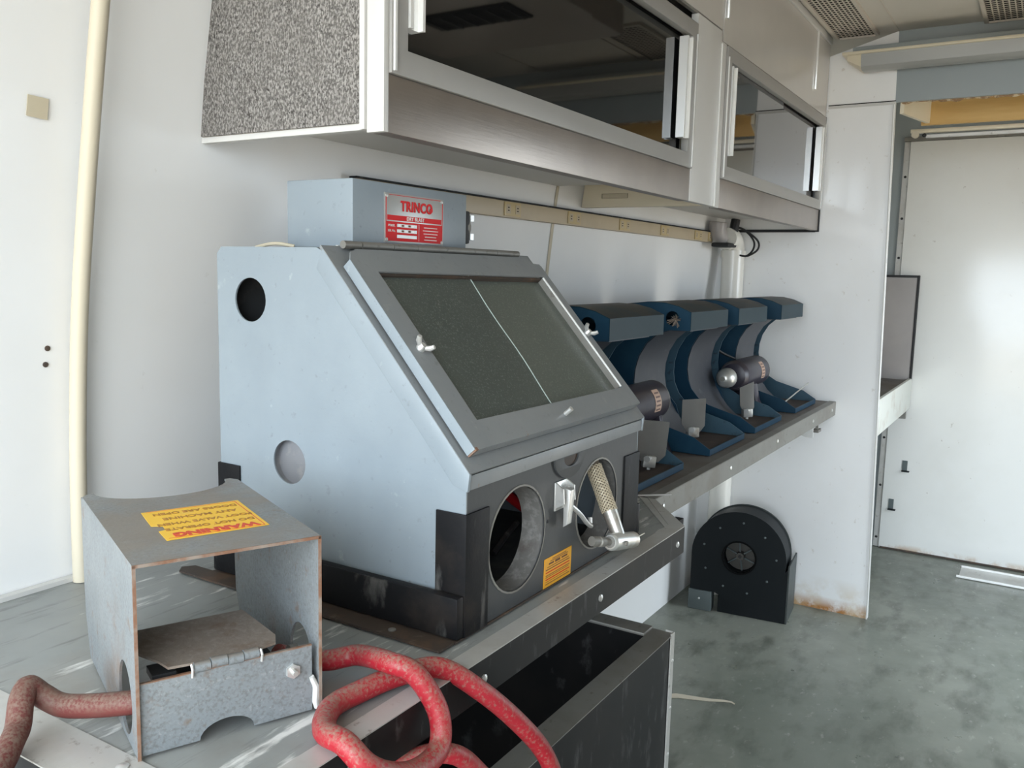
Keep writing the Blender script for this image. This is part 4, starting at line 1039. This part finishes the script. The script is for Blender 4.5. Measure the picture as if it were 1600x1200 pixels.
for k in range(9):
    a = 2 * PI * k / 9 + 0.25
    r = 0.152 if k % 2 else 0.160
    screw(bl, (-0.0002, cy + r * math.cos(a), cz + r * math.sin(a)), (-1, 0, 0), 0.005, M_BLOWG, 0.003)
screw(bl, (-0.0052, 0.165, 0.055), (-1, 0, 0), 0.005, M_CHROME, 0.003)
MB().box(-0.005, 0.06, 0.112, 0.215, 0.001, 0.092).build('grey_foot', M_BLOWG, bl, bevel=0.002)
MB().prism([(-0.208, 0.001), (0.085, 0.001), (0.085, 0.075), (-0.10, 0.10), (-0.208, 0.245)], [], 0.014, 0.22, PX).build('base_block', M_BLOW, bl)
MB().prism([(-0.215, 0.001), (-0.2085, 0.001), (-0.2085, 0.26), (-0.215, 0.26)], [], 0.013, 0.235, PX).build('side_plate', M_BLOWE, bl)

# ------------------------------------------------------------------ far counter, panel, door bits, floor bits
fc = thing('far_counter', 'pale counter end seen past the edge of the partition', 'counter', (3.6, 0.2, 0))
MB().box(3.05, 4.12, -0.085, -0.070, -0.150, 0.016).build('front_board', M_MINT, fc, bevel=0.002)
MB().box(3.05, 4.12, -0.070, 0.66, -0.02, 0.006).build('counter_top', M_LAM2, fc)
MB().box(4.04, 4.07, -0.075, 0.0, -0.20, -0.1502).build('bracket', M_ALUD, fc)
MB().box(3.06, 3.10, 0.55, 0.60, FZ + .001, -0.02).build('leg', M_ALUD, fc)
MB().box(3.06, 3.10, -0.02, 0.02, FZ + .001, -0.02).build('leg', M_ALUD, fc)
gp = thing('screen_panel', 'grey upright panel with black rubber edging behind the far counter', 'panel', (4.09, 0.2, 0.02))
MB().box(4.085, 4.10, -0.073, 0.62, 0.0065, 0.555).build('panel_board', M_GREYP, gp)
MB().box(4.08, 4.105, -0.085, -0.0735, 0.0065, 0.568).build('side_edging', M_BLK, gp, bevel=0.003)
MB().box(4.08, 4.105, -0.073, 0.62, 0.5555, 0.568).build('top_edging', M_BLK, gp, bevel=0.003)
for y, z, lab in ((-0.082, -0.475, 'upper small dark bracket screwed to the far door'), (-0.028, -0.70, 'lower small dark clip on the far door')):
    k = thing('door_bracket', lab, 'bracket', (XD - .03, y, z), 'small dark brackets on the far door')
    MB().box(XD - .026, XD - .0225, y - .013, y + .013, z - .03, z + .03).build('bracket_plate', M_BLOWG, k)
    MB().box(XD - .046, XD - .0262, y - .026, y + .013, z - .03, z - .024).build('bracket_foot', M_BLOW, k)
tc = thing('threshold_channel', 'aluminium channel strip lying on the floor before the far door', 'channel', (3.93, -0.6, FZ), local=True)
tc.rotation_euler = (0, 0, 0.0)
MB().box(-0.09, 0.09, -0.5, 0.19, 0.001, 0.004).build('channel_base', M_ALU, tc)
MB().box(-0.095, -0.088, -0.5, 0.20, 0.0042, 0.014).build('channel_lip', M_ALUW, tc)
MB().box(0.088, 0.095, -0.5, 0.19, 0.0042, 0.014).build('channel_lip', M_ALUW, tc)
pt = [(1.80, 0.36), (1.827, 0.326), (1.845, 0.27), (1.862, 0.22), (1.885, 0.175), (1.893, 0.15), (1.885, 0.135)]
sc = [Vector((x, y, FZ + .004)) for x, y in pt]
ps = MB()
vs, fs = [], []
wd = [0.014, 0.015, 0.012, 0.009, 0.006, 0.004, 0.002]
for i, p in enumerate(sc):
    d = (sc[min(i + 1, len(sc) - 1)] - sc[max(i - 1, 0)]).normalized()
    n_ = Vector((-d.y, d.x, 0))
    for z in (0.0, 0.0025):
        vs += [p + n_ * wd[i] + Vector((0, 0, z - .003)), p - n_ * wd[i] + Vector((0, 0, z - .003))]
for i in range(len(sc) - 1):
    a, b = 4 * i, 4 * (i + 1)
    fs += [(a + 2, a + 3, b + 3, b + 2), (a, b, b + 1, a + 1), (a, a + 2, b + 2, b), (a + 1, b + 1, b + 3, a + 3)]
ps.add(vs, fs)
tag(ps.build('paper_strip', M_STRING), 'curled cream strip of paper lying on the green floor', 'paper strip')
